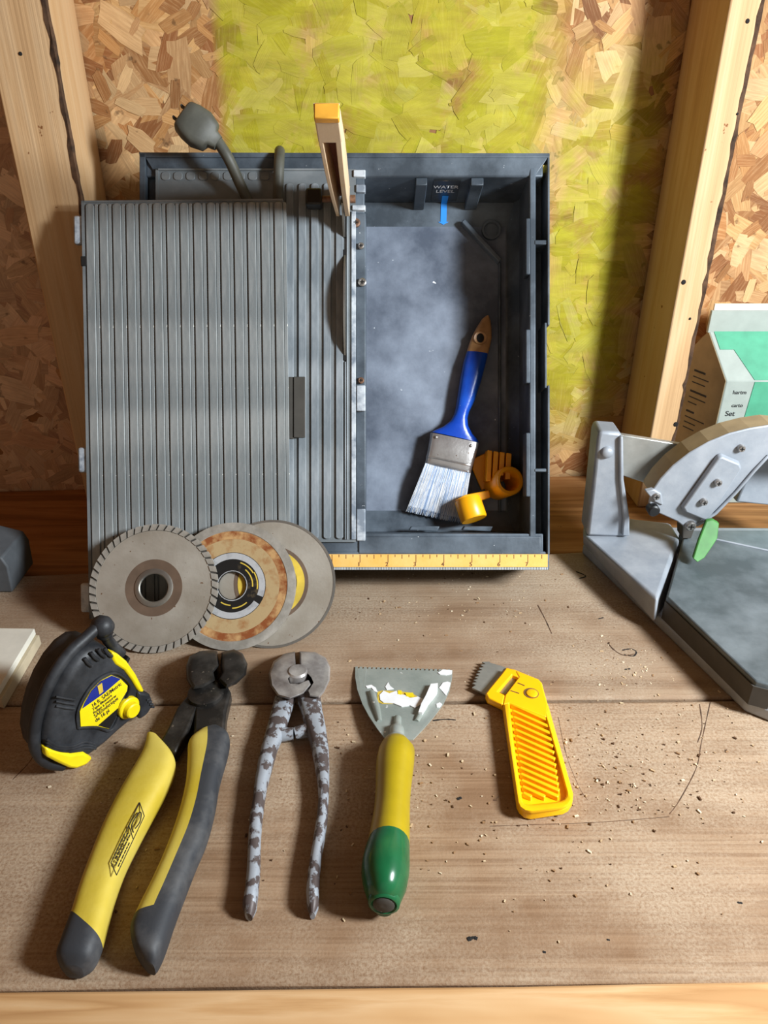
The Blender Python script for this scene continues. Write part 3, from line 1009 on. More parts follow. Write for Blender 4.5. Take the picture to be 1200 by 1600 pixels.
fl2 = pairs_loft(fp, floor_plane, [0.0165, 0.0175, 0.018, 0.018, 0.0172], 24, 5.0, 0.001)
fer = build(MB().loft(fl2), 'ferrule', 'ferrule', brush, smooth=50)
for (y0, y1) in ((850, 868), (884, 900)):
    t0, t1 = (y0 - 730) / 165, (y1 - 730) / 165
    def fr(t): return ((540 + (467 - 31 * t) * kb_, 470 + (730 + 165 * t) * kb_), (540 + (734 - 45 * t) * kb_, 470 + (787 + 163 * t) * kb_))
    ll = pairs_loft([fr(t0), fr((t0 + t1) / 2), fr(t1)], floor_plane, [0.0182, 0.0192, 0.0182], 24, 5.0, 0.0005)
    build(MB().loft(ll), 'crimp_band', 'ferrule', fer, smooth=60)
for (u, v) in ((499, 752), (690, 800)):
    c = SP(540 + u * kb_, 470 + v * kb_, z0 + 0.0185)
    build(MB().lathe([(0.0017, 0), (0.0014, 0.0008), (0.0004, 0.0011)], 10, c, RT, UP, -FW), 'rivet', 'screw', fer, smooth=60)
bp = cr([(440, 895, 690, 950), (415, 975, 678, 1030), (380, 1065, 660, 1125), (352, 1140, 642, 1205), (345, 1158, 636, 1224)], 540, 470, kb_)
bl = pairs_loft(bp, floor_plane, [0.0165, 0.0165, 0.014, 0.010, 0.007], 24, 5.0, [0.001, 0.001, 0.001, 0.001, 0.001])
core = build(MB().loft(bl), 'bristles', 'bristle_dark', brush, smooth=60)
core['kind'] = 'stuff'
random.seed(5)
bh = MB(); bt = MB()
for i in range(460):
    f = random.random()
    def edge(t, ff):
        l, r = bp[0], bp[-1]
        L = ((l[0][0] * (1 - t) + r[0][0] * t), (l[0][1] * (1 - t) + r[0][1] * t))
        R_ = ((l[1][0] * (1 - t) + r[1][0] * t), (l[1][1] * (1 - t) + r[1][1] * t))
        return (L[0] * (1 - ff) + R_[0] * ff, L[1] * (1 - ff) + R_[1] * ff)
    f2 = min(1.03, max(-0.03, f + random.gauss(0, 0.025)))
    e = random.uniform(0.95, 1.03)
    dh = random.uniform(0.0001, 0.0006)
    path = []
    for (t, hh) in ((0.0, 0.0172), (0.3, 0.0176), (0.62, 0.0151), (0.9, 0.0113), (e, 0.0080)):
        path.append(floor_plane(*edge(t, f + (f2 - f) * t), hh + dh))
    pick = random.random()
    (bh if pick < 0.45 else bt).tube(path, [0.00034, 0.00034, 0.0003, 0.00026, 0.00016], 3)
o = build(bh, 'bristle_strands', 'bristle', brush); o['kind'] = 'stuff'
o = build(bt, 'bristle_strands_pale', 'bristle_tip', brush); o['kind'] = 'stuff'

# ------------------------------------------------------------------ orange plastic clip in the basin
clip = thing('plastic_clip', SP(745, 806, z0 + 0.0005), 'small orange plastic clip with a ring lying beside the paintbrush', 'clip')
def fpx(x, y, h): return SP(540 + x * kb_, 470 + y * kb_, z0 + 0.0005 + h)
ck = MB()
q = [fpx(705, 870, 0.004), fpx(770, 840, 0.004), fpx(895, 850, 0.004), fpx(890, 985, 0.004), fpx(750, 1045, 0.004), fpx(700, 930, 0.004)]
ck.prism([x + FW * 0.0035 for x in q], q)
build(ck, 'clip_plate', 'clip', clip, 0.0008)
for (x0, x1, y0, y1) in ((768, 792, 832, 1000), (800, 826, 838, 985), (834, 860, 842, 970), (868, 896, 848, 990)):
    fn_ = MB()
    q = [fpx(x0, y0, 0.004), fpx(x1, y0 + 4, 0.004), fpx(x1 - 8, y1, 0.004), fpx(x0 - 8, y1, 0.004)]
    fn_.prism(q, [x - FW * 0.022 for x in q])
    build(fn_, 'fin', 'clip', clip, 0.0006)
rc = fpx(838, 1022, 0.002)
tilt = (-FW + RT * 0.20 + UP * 0.12).normalized()
tx = tilt.cross(UP).normalized() * -1
ty = tilt.cross(tx)
build(MB().lathe([(0.0082, 0), (0.0140, 0), (0.0140, 0.034), (0.0130, 0.0352), (0.0102, 0.0352), (0.0098, 0.033), (0.0082, 0.010)], 28, rc, tx, ty, tilt, True), 'ring', 'clip', clip, smooth=40)
am = MB()
q = [fpx(790, 1045, 0.026), fpx(800, 1085, 0.026), fpx(640, 1140, 0.028), fpx(605, 1100, 0.028), fpx(660, 1070, 0.028)]
am.prism([x + FW * 0.006 for x in q], q)
build(am, 'arm', 'clip', clip, 0.001)
ec = fpx(672, 1095, 0.0245)
tl_ = (UP * -0.95 + RT * 0.28 - FW * 0.25).normalized()
ex_ = tl_.cross(FW).normalized()
ey_ = tl_.cross(ex_)
build(MB().lathe([(0.0125, 0), (0.0130, 0.002), (0.0130, 0.020), (0.0120, 0.0212), (0.004, 0.0212)], 24, ec, ex_, ey_, tl_), 'end_cap', 'clip', clip, smooth=40)

# ------------------------------------------------------------------ loose ribbed table panel leaning on the saw
DP = 0.6824
PT = 0.0094 / (652 * DP / F)                         # it leans a little steeper than the saw
kp = DP / F
PR = math.radians(0.55)
def PS(u, v, c):                                     # panel coordinates in pixels, c out of its face
    x, y = (u - 290) * kp, (642 - v) * kp
    x, y = x * math.cos(PR) - y * math.sin(PR), x * math.sin(PR) + y * math.cos(PR)
    cx, cy = (290 - 600) * kp, (800 - 642) * kp
    return CAM + RT * (cx + x) + UP * (cy + y) + FW * (DP - c - y * PT)
def pbox(mb, u0, u1, v0, v1, c0, c1):
    return mb.box(u0, u1, v0, v1, c0, c1, PS)
root_p = PS(290, 968, -0.011); root_p.z = 0
panel = thing('saw_table_panel', root_p, 'loose grey ribbed table panel propped against the left half of the saw', 'saw panel')
pm_ = MB()
pbox(pm_, 133, 446, 315, 967, -0.0105, -0.0012)
pbox(pm_, 133, 446, 315, 318, -0.0022, -0.0004)
pbox(pm_, 133, 138, 315, 967, -0.0022, -0.0004)
pbox(pm_, 133, 446, 960, 967, -0.0022, -0.0004)
build(pm_, 'plate', 'groove', panel, 0.001)
from mathutils import Quaternion
rotq = Quaternion(RT, math.atan(PT)) @ Quaternion(FW * -1, PR)
place_ribs(panel, 'rib', 'panel', [PS(133 + 20.9 * i + 13.5, 641, -0.0013) for i in range(15)], 12.6 * kp, 642 * kp, 0.0021, rotq)
place_ribs(panel, 'narrow_rib', 'panel', [PS(133 + 20.9 * i + 22.8, 641, -0.0013) for i in range(15)], 5.4 * kp, 642 * kp, 0.0010, rotq)
for (v0, v1) in ((336, 380), (697, 736), (911, 957)):
    tbm = MB()
    pbox(tbm, 118, 134, v0, v1, -0.009, -0.002)
    build(tbm, 'hinge_tab', 'chalk', panel, 0.002)
nt = MB()
pbox(nt, 131, 141, 401, 416, -0.004, 0.0010)
build(nt, 'edge_notch', 'hole', panel, 0.0008)

# ------------------------------------------------------------------ three discs
def disc_frame(u, vt, vb, dt, db=None):
    pb = on_z(u, vb, 0.0) if db is None else at_depth(u, vb, db)
    pt = at_depth(u, vt, dt)
    ey = (pt - pb).normalized()
    R = (pt - pb).length / 2
    ez = RT.cross(ey).normalized()
    if ez.dot(-FW) < 0: ez = -ez
    ex = ey.cross(ez).normalized()
    return (pt + pb) / 2, R, ex, ey, ez

# 1: toothed diamond disc
c, R, ex, ey, ez = disc_frame(241, 817.5, 1022.5, 0.6725)
R1 = 0.98 * R
d1 = thing('diamond_disc', c - ey * R, 'steel disc with a toothed rim, leftmost of the three discs', 'cutting disc')
build(MB().lathe([(0.0245, 0), (R1 * 0.90, 0.0), (R1 * 0.90, 0.0012), (0.0245, 0.0014)], 72, c, ex, ey, ez, True), 'disc_body', 'disc_tan', d1, smooth=40)
build(MB().lathe([(0.0165, -0.0004), (0.0246, 0), (0.0246, 0.0015), (0.0165, 0.0010)], 56, c, ex, ey, ez, True), 'stained_ring', 'brown_ring', d1, smooth=40)
build(MB().lathe([(0.0120, -0.0006), (0.0166, -0.0004), (0.0166, 0.0016), (0.0155, 0.0020), (0.0128, 0.0020), (0.0120, 0.0012)], 56, c, ex, ey, ez, True), 'hub_ring', 'steel', d1, smooth=40)
build(MB().lathe([(R1 * 0.895, 0.0002), (R1 * 0.985, 0.0002), (R1 * 0.985, 0.0010), (R1 * 0.895, 0.0010)], 72, c, ex, ey, ez, True), 'rim_groove', 'cast_dark', d1, smooth=40)
NS = 48
sg = MB()
def arcpt(r, an, h): return ex * (r * math.sin(an)) + ey * (r * math.cos(an)) + ez * h
w0, sk_ = 2 * math.pi / NS * 0.37, 2 * math.pi / NS * 0.17
lo = [arcpt(R1 * 0.905, -w0 - sk_, -0.0004), arcpt(R1 * 0.905, w0 - sk_, -0.0004), arcpt(R1, w0 + sk_, -0.0004), arcpt(R1, -w0 + sk_, -0.0004)]
hi = [q + ez * 0.0024 for q in lo]
sg.prism(lo, hi)
me = bpy.data.meshes.new('rim_segment')
me.from_pydata([tuple(q) for q in sg.v], [], sg.f)
me.materials.append(MAT['disc_rim'])
for i in range(NS):
    o = bpy.data.objects.new('rim_segment', me)
    link(o, d1)
    o.location = c - ROOT[d1]
    o.rotation_mode = 'QUATERNION'
    o.rotation_quaternion = Quaternion(ez, 2 * math.pi * i / NS)
# 2: rusty grinding disc with printed label
c, R, ex, ey, ez = disc_frame(363, 815.5, 1018, 0.6770, None)
c -= ez * 0.0; R2 = 0.985 * R
d2 = thing('grinding_disc', c - ey * R, 'rusty grinding disc with black and silver label, middle of three discs', 'grinding disc')
build(MB().lathe([(R2 * 0.86, -0.001), (R2, -0.001), (R2, 0.0014), (R2 * 0.87, 0.0018), (R2 * 0.86, 0.0012)], 72, c, ex, ey, ez, True), 'edge_ring', 'disc_rim', d2, smooth=40)
build(MB().lathe([(R2 * 0.74, -0.001), (R2 * 0.862, -0.001), (R2 * 0.862, 0.0013), (R2 * 0.74, 0.0008)], 72, c, ex, ey, ez, True), 'rust_ring', 'rust', d2, smooth=40)
build(MB().lathe([(R2 * 0.52, -0.0012), (R2 * 0.742, -0.001), (R2 * 0.742, 0.0008), (R2 * 0.52, 0.0002)], 72, c, ex, ey, ez, True), 'worn_face', 'rust_tan', d2, smooth=40)
lab = build(MB().lathe([(0.0118, -0.0012), (R2 * 0.525, -0.0012), (R2 * 0.525, 0.0004), (0.0118, 0.0004)], 56, c, ex, ey, ez, True), 'disc_label', 'label_black', d2, smooth=40)
def arc_strip(r0, r1, a0, a1, h0, h1, n=24):
    mb = MB()
    loops = []
    for k in range(n + 1):
        an = math.radians(a0 + (a1 - a0) * k / n)
        e = ex * math.sin(an) + ey * math.cos(an)
        loops.append([c + e * r0 + ez * h0, c + e * r1 + ez * h0, c + e * r1 + ez * h1, c + e * r0 + ez * h1])
    return mb.loft(loops)
for (r0, r1, a0_, a1_) in ((0.0232, 0.0286, -55, 112), (0.0232, 0.0286, 126, 235), (0.0126, 0.0132, 0, 359)):
    build(arc_strip(r0, r1, a0_, a1_, 0.0003, 0.0007), 'silver_band', 'silver', lab)
for (a0_, a1_, r0) in ((20, 60, 0.0205), (40, 95, 0.0172), (140, 180, 0.019), (60, 100, 0.0214), (185, 215, 0.0165)):
    build(arc_strip(r0, r0 + 0.0010, a0_, a1_, 0.0003, 0.0006, 12), 'print_line', 'paper_yellow', lab)
# 3: thin cutting disc
c, R, ex, ey, ez = disc_frame(424, 812.5, 1013, 0.6815, None)
R3 = R
d3 = thing('cutting_disc', c - ey * R, 'plain thin steel disc with yellow paper ring, rightmost of three discs', 'cutting disc')
build(MB().lathe([(0.0110, -0.0006), (R3 * 0.965, -0.0006), (R3 * 0.965, 0.0005), (0.0110, 0.0005)], 80, c, ex, ey, ez, True), 'disc_body', 'disc_tan', d3, smooth=40)
build(MB().lathe([(R3 * 0.963, -0.0008), (R3, -0.0008), (R3, 0.0008), (R3 * 0.963, 0.0008)], 80, c, ex, ey, ez, True), 'cutting_edge', 'steel', d3, smooth=40)
build(MB().lathe([(0.0225, 0.0003), (0.0292, 0.0003), (0.0292, 0.0010), (0.0225, 0.0010)], 56, c, ex, ey, ez, True), 'paper_ring', 'paper_yellow', d3, smooth=40)
build(MB().lathe([(0.0292, 0.0002), (0.0325, 0.0002), (0.0325, 0.0008), (0.0292, 0.0008)], 56, c, ex, ey, ez, True), 'stained_ring', 'brown_ring', d3, smooth=40)

# ------------------------------------------------------------------ tape measure, standing on its flat base
PN[0] = V((0, 0, 1))
g0 = on_z(112, 1204, 0.0)
g1 = on_z(226, 1123, 0.0)
te = (g1 - g0).normalized()
tn = V((te.y, -te.x, 0))                             # out of the label face
def TP(x, y, off=0.0):                               # crop coordinates of the face
    q = on_plane(20 + x / 5, 950 + y / 5, g0, tn)
    return q + tn * off
tape = thing('tape_measure', (g0 + g1) / 2 - tn * 0.02, 'black rubber tape measure with yellow inserts and a yellow button', 'tape measure')
outl = [(262, 1175), (238, 1060), (252, 920), (290, 770), (350, 620), (430, 480), (520, 370), (610, 305), (690, 295), (770, 330), (860, 410), (940, 520), (1005, 640), (1055, 690), (1068, 750), (1040, 800), (960, 865), (840, 965), (720, 1075), (610, 1180), (480, 1245), (360, 1235)]
def low(p):
    q = V(p)
    q.z = max(q.z, 0.0005)
    return q
face = [low(TP(*q)) for q in outl]
cen = sum(face, V((0, 0, 0))) / len(face)
def inset(f, off): return [cen + (q - cen) * f + tn * off for q in face]
body = MB()
body.loft([inset(0.90, -0.033), inset(0.98, -0.030), inset(1.0, -0.024), inset(1.0, -0.010), inset(0.985, -0.004), inset(0.93, -0.0005), inset(0.86, 0.0012), inset(0.82, 0.0012)])
build(body, 'case', 'rubber', tape, smooth=50)
# raised ridge round the back edge, ending in the strap knob
def TQ(x, y, off): return low(TP(x, y, off))
ridge_pts = smooth_path([TQ(420, 1248, -0.004), TQ(300, 1235, -0.006), TQ(215, 1120, -0.006), TQ(212, 960, -0.006), TQ(255, 790, -0.006), TQ(320, 630, -0.006), TQ(405, 480, -0.006), TQ(500, 360, -0.006), TQ(600, 270, -0.006), TQ(690, 190, -0.006), TQ(745, 165, -0.006)], 5)
ridge = build(MB().tube(ridge_pts, [0.0042] * (len(ridge_pts) - 8) + [0.0042, 0.0042, 0.0042, 0.0044, 0.0046, 0.005, 0.0056, 0.0062], 10), 'rubber_ridge', 'rubber', tape, smooth=60)
kn = MB()
kc = TQ(742, 168, -0.006)
kn.lathe([(0.0025, -0.0075), (0.0065, -0.005), (0.0078, 0), (0.0065, 0.005), (0.0025, 0.0075)], 16, kc, te, V((0, 0, 1)), tn)
build(kn, 'strap_knob', 'rubber', tape, smooth=80)
fr_pts = smooth_path([TQ(742, 180, -0.006), TQ(790, 270, -0.008), TQ(850, 340, -0.010), TQ(915, 400, -0.010)], 5)
build(MB().tube(fr_pts, [0.006] * 4 + [0.004] * (len(fr_pts) - 4), 10), 'front_strap', 'rubber', tape, smooth=60)
def face_plate(name, pts, mat, off0, off1, parent, bev=0.0008):
    mb = MB()
    q = [TP(x, y, off0) for x, y in pts]
    r = [TP(x, y, off0) + tn * (off1 - off0) for x, y in pts]
    mb.prism(q, r)
    return build(mb, name, mat, parent, bev)
face_plate('yellow_insert', [(762, 335), (810, 352), (880, 410), (950, 510), (1012, 630), (1008, 655), (975, 650), (920, 560), (860, 480), (790, 435), (770, 400)], 'yellow', -0.006, 0.0022, tape, 0.0015)
face_plate('yellow_insert', [(240, 1075), (330, 1100), (440, 1128), (540, 1115), (612, 1160), (560, 1215), (480, 1245), (430, 1240), (330, 1195), (245, 1150)], 'yellow', -0.010, 0.0030, tape, 0.0020)
lb_ = face_plate('label', [(512, 800), (540, 740), (600, 640), (680, 560), (760, 518), (830, 545), (885, 600), (880, 640), (820, 740), (790, 850), (740, 935), (640, 912), (520, 925)], 'yellow', 0.0008, 0.0018, tape, 0)
face_plate('label_top', [(530, 775), (545, 735), (600, 640), (680, 560), (760, 520), (828, 545), (700, 655)], 'label_blue', 0.0015, 0.0022, lb_, 0)
face_plate('label_corner', [(655, 908), (808, 775), (790, 850), (742, 932)], 'label_black', 0.0015, 0.0022, lb_, 0)
tu = (TP(660, 600) - TP(690, 640)); 
txd = (TP(830, 598) - TP(612, 768)).normalized()
tyd = (V((0, 0, 1)) - txd * txd.z).normalized()
for (s_, x, y, sz) in (('16 ft. SAE/Metric', 608, 770, 0.0046), ('Tape Measure', 613, 796, 0.0036), ('Ruban \u00e0 mesurer', 619, 822, 0.0036), ('SAE/m\u00e9trique', 628, 850, 0.0046), ('de 16 pi', 636, 884, 0.0046)):
    t_ = text(s_, sz, TP(x, y, 0.0018), txd, tyd, 'ink', lb_, 'lettering', 'LEFT', 0.0003, 0.80)
face_plate('emblem', [(645, 600), (680, 575), (690, 640), (660, 665)], 'paper_yellow', 0.0020, 0.0026, lb_, 0)
bc_ = TP(885, 765, 0.0005)
build(MB().lathe([(0.0086, 0), (0.0086, 0.0035), (0.0078, 0.0042), (0.006, 0.0042), (0.0058, 0.0082), (0.0050, 0.0090), (0.002, 0.0090)], 28, bc_, te, V((0, 0, 1)), tn), 'button', 'yellow', tape, smooth=40)
mo = MB()
q = [TQ(955, 640, -0.012), TQ(1050, 655, -0.012), TQ(1075, 740, -0.012), TQ(1030, 815, -0.012), TQ(965, 860, -0.012)]
mo.prism(q, [x + tn * 0.016 for x in q])
mouth = build(mo, 'mouth', 'rubber', tape, 0.002)
for i in range(4):
    rb = MB().tube([TQ(1015 + i * 12, 700 + i * 18, 0.0042), TQ(1048 + i * 9, 690 + i * 22, 0.0042)], 0.0009, 6)
    build(rb, 'mouth_ridge', 'rubber', mouth)
for i, (x, y) in enumerate(((550, 385), (600, 340), (655, 315), (705, 310))):
    build(MB().tube(smooth_path([TP(x, y, 0.0015), TP(x + 20, y + 35, 0.0022), TP(x + 55, y + 60, 0.002)], 4), 0.0013, 6), 'case_rib', 'rubber', tape, smooth=60)
for i in range(3):
    build(MB().tube(smooth_path([TP(255, 1020 + i * 22, 0.0012), TP(340, 1068 + i * 18, 0.0016), TP(450, 1072 + i * 18, 0.0016), TP(540, 1040 + i * 22, 0.0016), TP(600, 1045 + i * 20, 0.0014), TP(640, 1062 + i * 16, 0.001)], 5), 0.0010, 6), 'case_rib', 'rubber', tape, smooth=60)
    build(MB().tube([TP(330, 690 + i * 36, 0.0008), TP(400, 700 + i * 36, 0.0018), TP(470, 712 + i * 34, 0.0016)], 0.0009, 6), 'case_rib', 'rubber', tape, smooth=60)
build(MB().tube(smooth_path([TP(500, 930, 0.0016), TP(490, 820, 0.0016), TP(540, 690, 0.0016), TP(640, 560, 0.0016), TP(760, 500, 0.0016), TP(850, 530, 0.0016), TP(905, 610, 0.0016), TP(850, 750, 0.0016), TP(800, 880, 0.0016), TP(745, 950, 0.0016), TP(640, 925, 0.0016), TP(500, 930, 0.0016)], 5), 0.0012, 6), 'label_frame', 'rubber', tape, smooth=60)
sg_ = [TQ(930, 395, -0.010), TQ(945, 410, -0.010), TQ(925, 455, -0.010), TQ(905, 440, -0.010)]
build(MB().prism(sg_, [x + tn * 0.006 for x in sg_]), 'strap_end', 'black', tape)

# ------------------------------------------------------------------ end cutting nippers with yellow grips
ko = 0.33764
nip = thing('end_nippers', on_z(215, 1300, -0.0006), 'large end-cutting nippers with yellow and black grips', 'nippers')
def nb(x, y, h=0.0): return on_z(60 + x * ko, 1000 + y * ko, h - 0.0006)
def grip(pairs, thick, frac, name_y, cap_from, lift):
    """pairs run (inner, outer); the outer share and the butt end are black rubber"""
    pr = cr(pairs, 60, 1000, ko)
    n = 40
    loops = []
    fine = []
    for i in range(len(pr) - 1):
        for k in range(8):
            t = k / 8
            fine.append((i + t))
    fine.append(len(pr) - 1)
    def cat(vals, x):
        i = min(int(x), len(vals) - 2); t = x - i
        p0, p1, p2, p3 = vals[max(i - 1, 0)], vals[i], vals[i + 1], vals[min(i + 2, len(vals) - 1)]
        return 0.5 * (2 * p1 + (p2 - p0) * t + (2 * p0 - 5 * p1 + 4 * p2 - p3) * t * t + (3 * p1 - p0 - 3 * p2 + p3) * t ** 3)
    def sect(x, j):
        an = 2 * math.pi * j / n
        ca, sa = math.cos(an), math.sin(an)
        lat = math.copysign(abs(ca) ** (2 / 2.9), ca)
        x = x - 0.42 * lat * math.exp(-((x - cap_from) / 0.9) ** 2)
        x = max(0.0, min(len(pr) - 1.0, x))
        th, lf = cat(thick, x), cat(lift, x)
        pl_ = bench_plane(cat([q[0][0] for q in pr], x), cat([q[0][1] for q in pr], x), lf + th / 2)
        pr_ = bench_plane(cat([q[1][0] for q in pr], x), cat([q[1][1] for q in pr], x), lf + th / 2)
        return (pl_ + pr_) / 2 + (pr_ - pl_) / 2 * lat + V((0, 0, th / 2)) * math.copysign(abs(sa) ** (2 / 2.9), sa)
    loops = [[sect(x, j) for j in range(n)] for x in fine]
    yel, blk = MB(), MB()
    fy, fb = [], []
    nl = len(loops)
    for i in range(nl - 1):
        x = fine[i]
        for j in range(n):
            an = 2 * math.pi * (j + 0.5) / n
            ca = math.cos(an)                       # +1 is the outer side
            lat = math.copysign(abs(ca) ** (2 / 2.9), ca)
            top = math.sin(an) > -0.2
            f = (i * n + j, i * n + (j + 1) % n, (i + 1) * n + (j + 1) % n, (i + 1) * n + j)
            # butt end black with a slanted border
            if x >= cap_from or (lat > 1 - 2 * frac):
                fb.append(f)
            else:
                fy.append(f)
    fb.append(tuple((nl - 1) * n + j for j in range(n)))
    fy.append(tuple(range(n - 1, -1, -1)))
    allv = [p for l in loops for p in l]
    yel.add(allv, fy); blk.add(allv, fb)
    for mb in (yel, blk):                            # drop unused points
        used = sorted({i for f in mb.f for i in f})
        mp = {o_: k for k, o_ in enumerate(used)}
        mb.v = [mb.v[i] for i in used]
        mb.f = [tuple(mp[i] for i in f) for f in mb.f]
    g = build(yel, 'grip', 'grip_yellow', nip, smooth=50)
    build(blk, 'grip_rubber', 'grip_black', g, smooth=50)
    return g
left = [(560, 470, 505, 458), (625, 545, 492, 510), (632, 600, 470, 560), (590, 700, 400, 680), (530, 810, 340, 790), (465, 930, 285, 910), (400, 1060, 235, 1040), (350, 1200, 188, 1170), (318, 1320, 152, 1290), (288, 1425, 112, 1400), (255, 1495, 88, 1480), (205, 1540, 120, 1535)]
gl = grip(left, [0.016, 0.020, 0.021, 0.022, 0.022, 0.022, 0.022, 0.022, 0.022, 0.022, 0.020, 0.012], 0.06, 'grip', 8.375, [0.006, 0.004, 0.003, 0.002, 0.001, 0, 0, 0, 0, 0, 0, 0.002])
right = [(735, 455, 840, 418), (697, 490, 882, 450), (692, 560, 880, 510), (685, 670, 838, 660), (662, 780, 815, 790), (625, 900, 780, 920), (575, 1030, 725, 1050), (520, 1150, 675, 1180), (465, 1260, 630, 1300), (430, 1350, 590, 1420), (445, 1440, 560, 1490), (490, 1510, 540, 1528)]
gr_ = grip(right, [0.016, 0.020, 0.021, 0.022, 0.022, 0.022, 0.022, 0.022, 0.022, 0.022, 0.020, 0.012], 0.55, 'grip', 8.0, [0.006, 0.004, 0.003, 0.002, 0.001, 0, 0, 0, 0, 0, 0, 0.002])
# printed box on the left grip
def gp(x, y, h=0.0228): return nb(x, y, h)
pbx = MB()
quad = [(336, 1030), (468, 752), (490, 815), (362, 1088)]
qq = [gp(x, y) for x, y in quad]
for a_, b_ in ((0, 1), (1, 2), (2, 3), (3, 0)):
    pbx.tube([qq[a_], qq[b_]], 0.0003, 5)
pbx.tube([gp(418, 858), gp(438, 920)], 0.0003, 5)
pbx.tube(smooth_path([gp(440, 890), gp(432, 855), gp(460, 805), gp(475, 800), gp(470, 840), gp(448, 872)], 4), 0.0004, 5)
build(pbx, 'printed_frame', 'ink', gl)
pl = MB()
for (k, s, e) in ((0.25, .12, .52), (0.5, .06, .56), (0.78, .10, .50)):
    def bil(t, w): return tuple((quad[0][i] * (1 - t) + quad[1][i] * t) * (1 - w) + (quad[3][i] * (1 - t) + quad[2][i] * t) * w for i in (0, 1))
    t = s
    random.seed(int(k * 100))
    while t < e:
        dt = random.uniform(0.03, 0.07)
        pl.tube([gp(*bil(t, k)), gp(*bil(t + dt, k))], 0.0004, 4)
        t += dt + 0.018
build(pl, 'printed_lines', 'ink', gl)
# steel head
hd = MB()
def head_prism(pts, h0, h1):
    mb = MB()
    q0 = [nb(x, y, h1) for x, y in pts]
    mb.prism([p_ - V((0, 0, h1 - h0)) for p_ in q0], q0)
    return mb
jl = build(head_prism([(560, 470), (600, 400), (640, 310), (700, 240), (790, 190), (870, 200), (890, 235), (868, 330), (860, 420), (770, 470), (715, 480), (720, 350), (690, 420), (632, 520)], 0.003, 0.015), 'handle_steel', 'jaw', nip, 0.003)
build(MB().lathe([(0.0135, 0), (0.0135, 0.003), (0.011, 0.0045), (0.003, 0.005)], 24, nb(775, 255, 0.0150), RT, V((0, 1, 0)), V((0, 0, 1))), 'pivot', 'jaw', nip, smooth=40)
def jaw(pts, topz, inner):
    mb = MB()
    rings = []
    c_ = V((sum(p[0] for p in pts) / len(pts), sum(p[1] for p in pts) / len(pts)))
    for (f, h) in ((0.80, 0.001), (0.98, 0.005), (1.0, 0.011), (0.95, topz - 0.003), (0.80, topz - 0.0005), (0.60, topz)):
        rings.append([nb(c_.x + (x - c_.x) * f, c_.y + (y - c_.y) * f, h) for x, y in pts])
    mb.loft(rings)
    return build(mb, 'jaw', 'jaw', nip, smooth=45)
jaw([(683, 120), (700, 75), (745, 52), (805, 46), (828, 52), (838, 120), (812, 150), (820, 190), (760, 225), (715, 232), (685, 185)], 0.026, 1)
jaw([(848, 56), (905, 42), (945, 62), (968, 110), (962, 160), (915, 205), (868, 225), (830, 190), (850, 150), (842, 120)], 0.026, -1)

# ------------------------------------------------------------------ silver pincers
kq = 0.28125
pin = thing('pincers', on_z(450, 1200, -0.0006), 'old tile pincers with chipped silver paint on the legs', 'pincers')
def qb(x, y, h=0.0): return on_z(360 + x * kq, 1000 + y * kq, h - 0.0006)
def leg(lst, thick, lift):
    pr = cr(lst, 360, 1000, kq)
    lp = pairs_loft(pr, bench_plane, thick, 14, 2.4, lift)
    build(MB().loft(lp), 'leg', 'pincer_leg', pin, smooth=50)
leg([(245, 325, 365, 325), (215, 440, 325, 445), (195, 520, 300, 520), (172, 600, 262, 605), (150, 700, 235, 705), (135, 800, 206, 805), (124, 900, 190, 905), (106, 1000, 178, 1005), (100, 1100, 170, 1105), (95, 1200, 168, 1205), (90, 1300, 166, 1305), (80, 1400, 156, 1405), (66, 1480, 146, 1490), (82, 1535, 122, 1545)],
    [0.010, 0.011, 0.012, 0.013, 0.013, 0.013, 0.0125, 0.012, 0.012, 0.012, 0.012, 0.012, 0.012, 0.007], [0.004, 0.003, 0.002, 0.001] + [0.0] * 9 + [0.001])
leg([(362, 305, 498, 300), (392, 400, 512, 395), (415, 490, 530, 485), (448, 600, 546, 600), (468, 700, 549, 700), (484, 800, 549, 800), (490, 880, 546, 880), (478, 1000, 540, 1000), (462, 1100, 526, 1100), (446, 1200, 508, 1200), (430, 1300, 498, 1300), (420, 1400, 493, 1400), (426, 1480, 490, 1480), (442, 1532, 470, 1532)],
    [0.012, 0.013, 0.013, 0.013, 0.013, 0.013, 0.0125, 0.012, 0.012, 0.012, 0.012, 0.012, 0.012, 0.007], [0.006, 0.004, 0.003, 0.001] + [0.0] * 9 + [0.001])
def pjaw(pts, prof):
    mb = MB()
    c_ = V((sum(p[0] for p in pts) / len(pts), sum(p[1] for p in pts) / len(pts)))
    mb.loft([[qb(c_.x + (x - c_.x) * f, c_.y + (y - c_.y) * f, h) for x, y in pts] for f, h in prof])
    return build(mb, 'jaw', 'pincer_head', pin, smooth=40)
pjaw([(358, 64), (364, 165), (335, 192), (318, 215), (330, 245), (385, 250), (440, 225), (452, 250), (410, 300), (330, 332), (262, 312), (222, 255), (212, 185), (240, 118), (300, 76)],
     ((0.97, 0.0005), (1.0, 0.004), (1.0, 0.015), (0.95, 0.020), (0.90, 0.021)))
pjaw([(385, 62), (470, 66), (530, 98), (556, 150), (552, 225), (520, 292), (492, 325), (440, 318), (430, 290), (462, 240), (448, 208), (428, 186), (386, 165)],
     ((0.97, 0.0005), (1.0, 0.004), (1.0, 0.015), (0.95, 0.020), (0.90, 0.021)))
build(MB().lathe([(0.0080, 0.012), (0.0080, 0.0208), (0.0068, 0.0222), (0.002, 0.0224)], 24, qb(382, 286, 0.0), RT, V((0, 1, 0)), V((0, 0, 1))), 'pivot', 'pincer_head', pin, smooth=40)
build(MB().tube([qb(285, 525, 0.007), qb(352, 522, 0.0075)], [0.0055, 0.0045], 12), 'stop_peg', 'pincer_leg', pin, smooth=50)
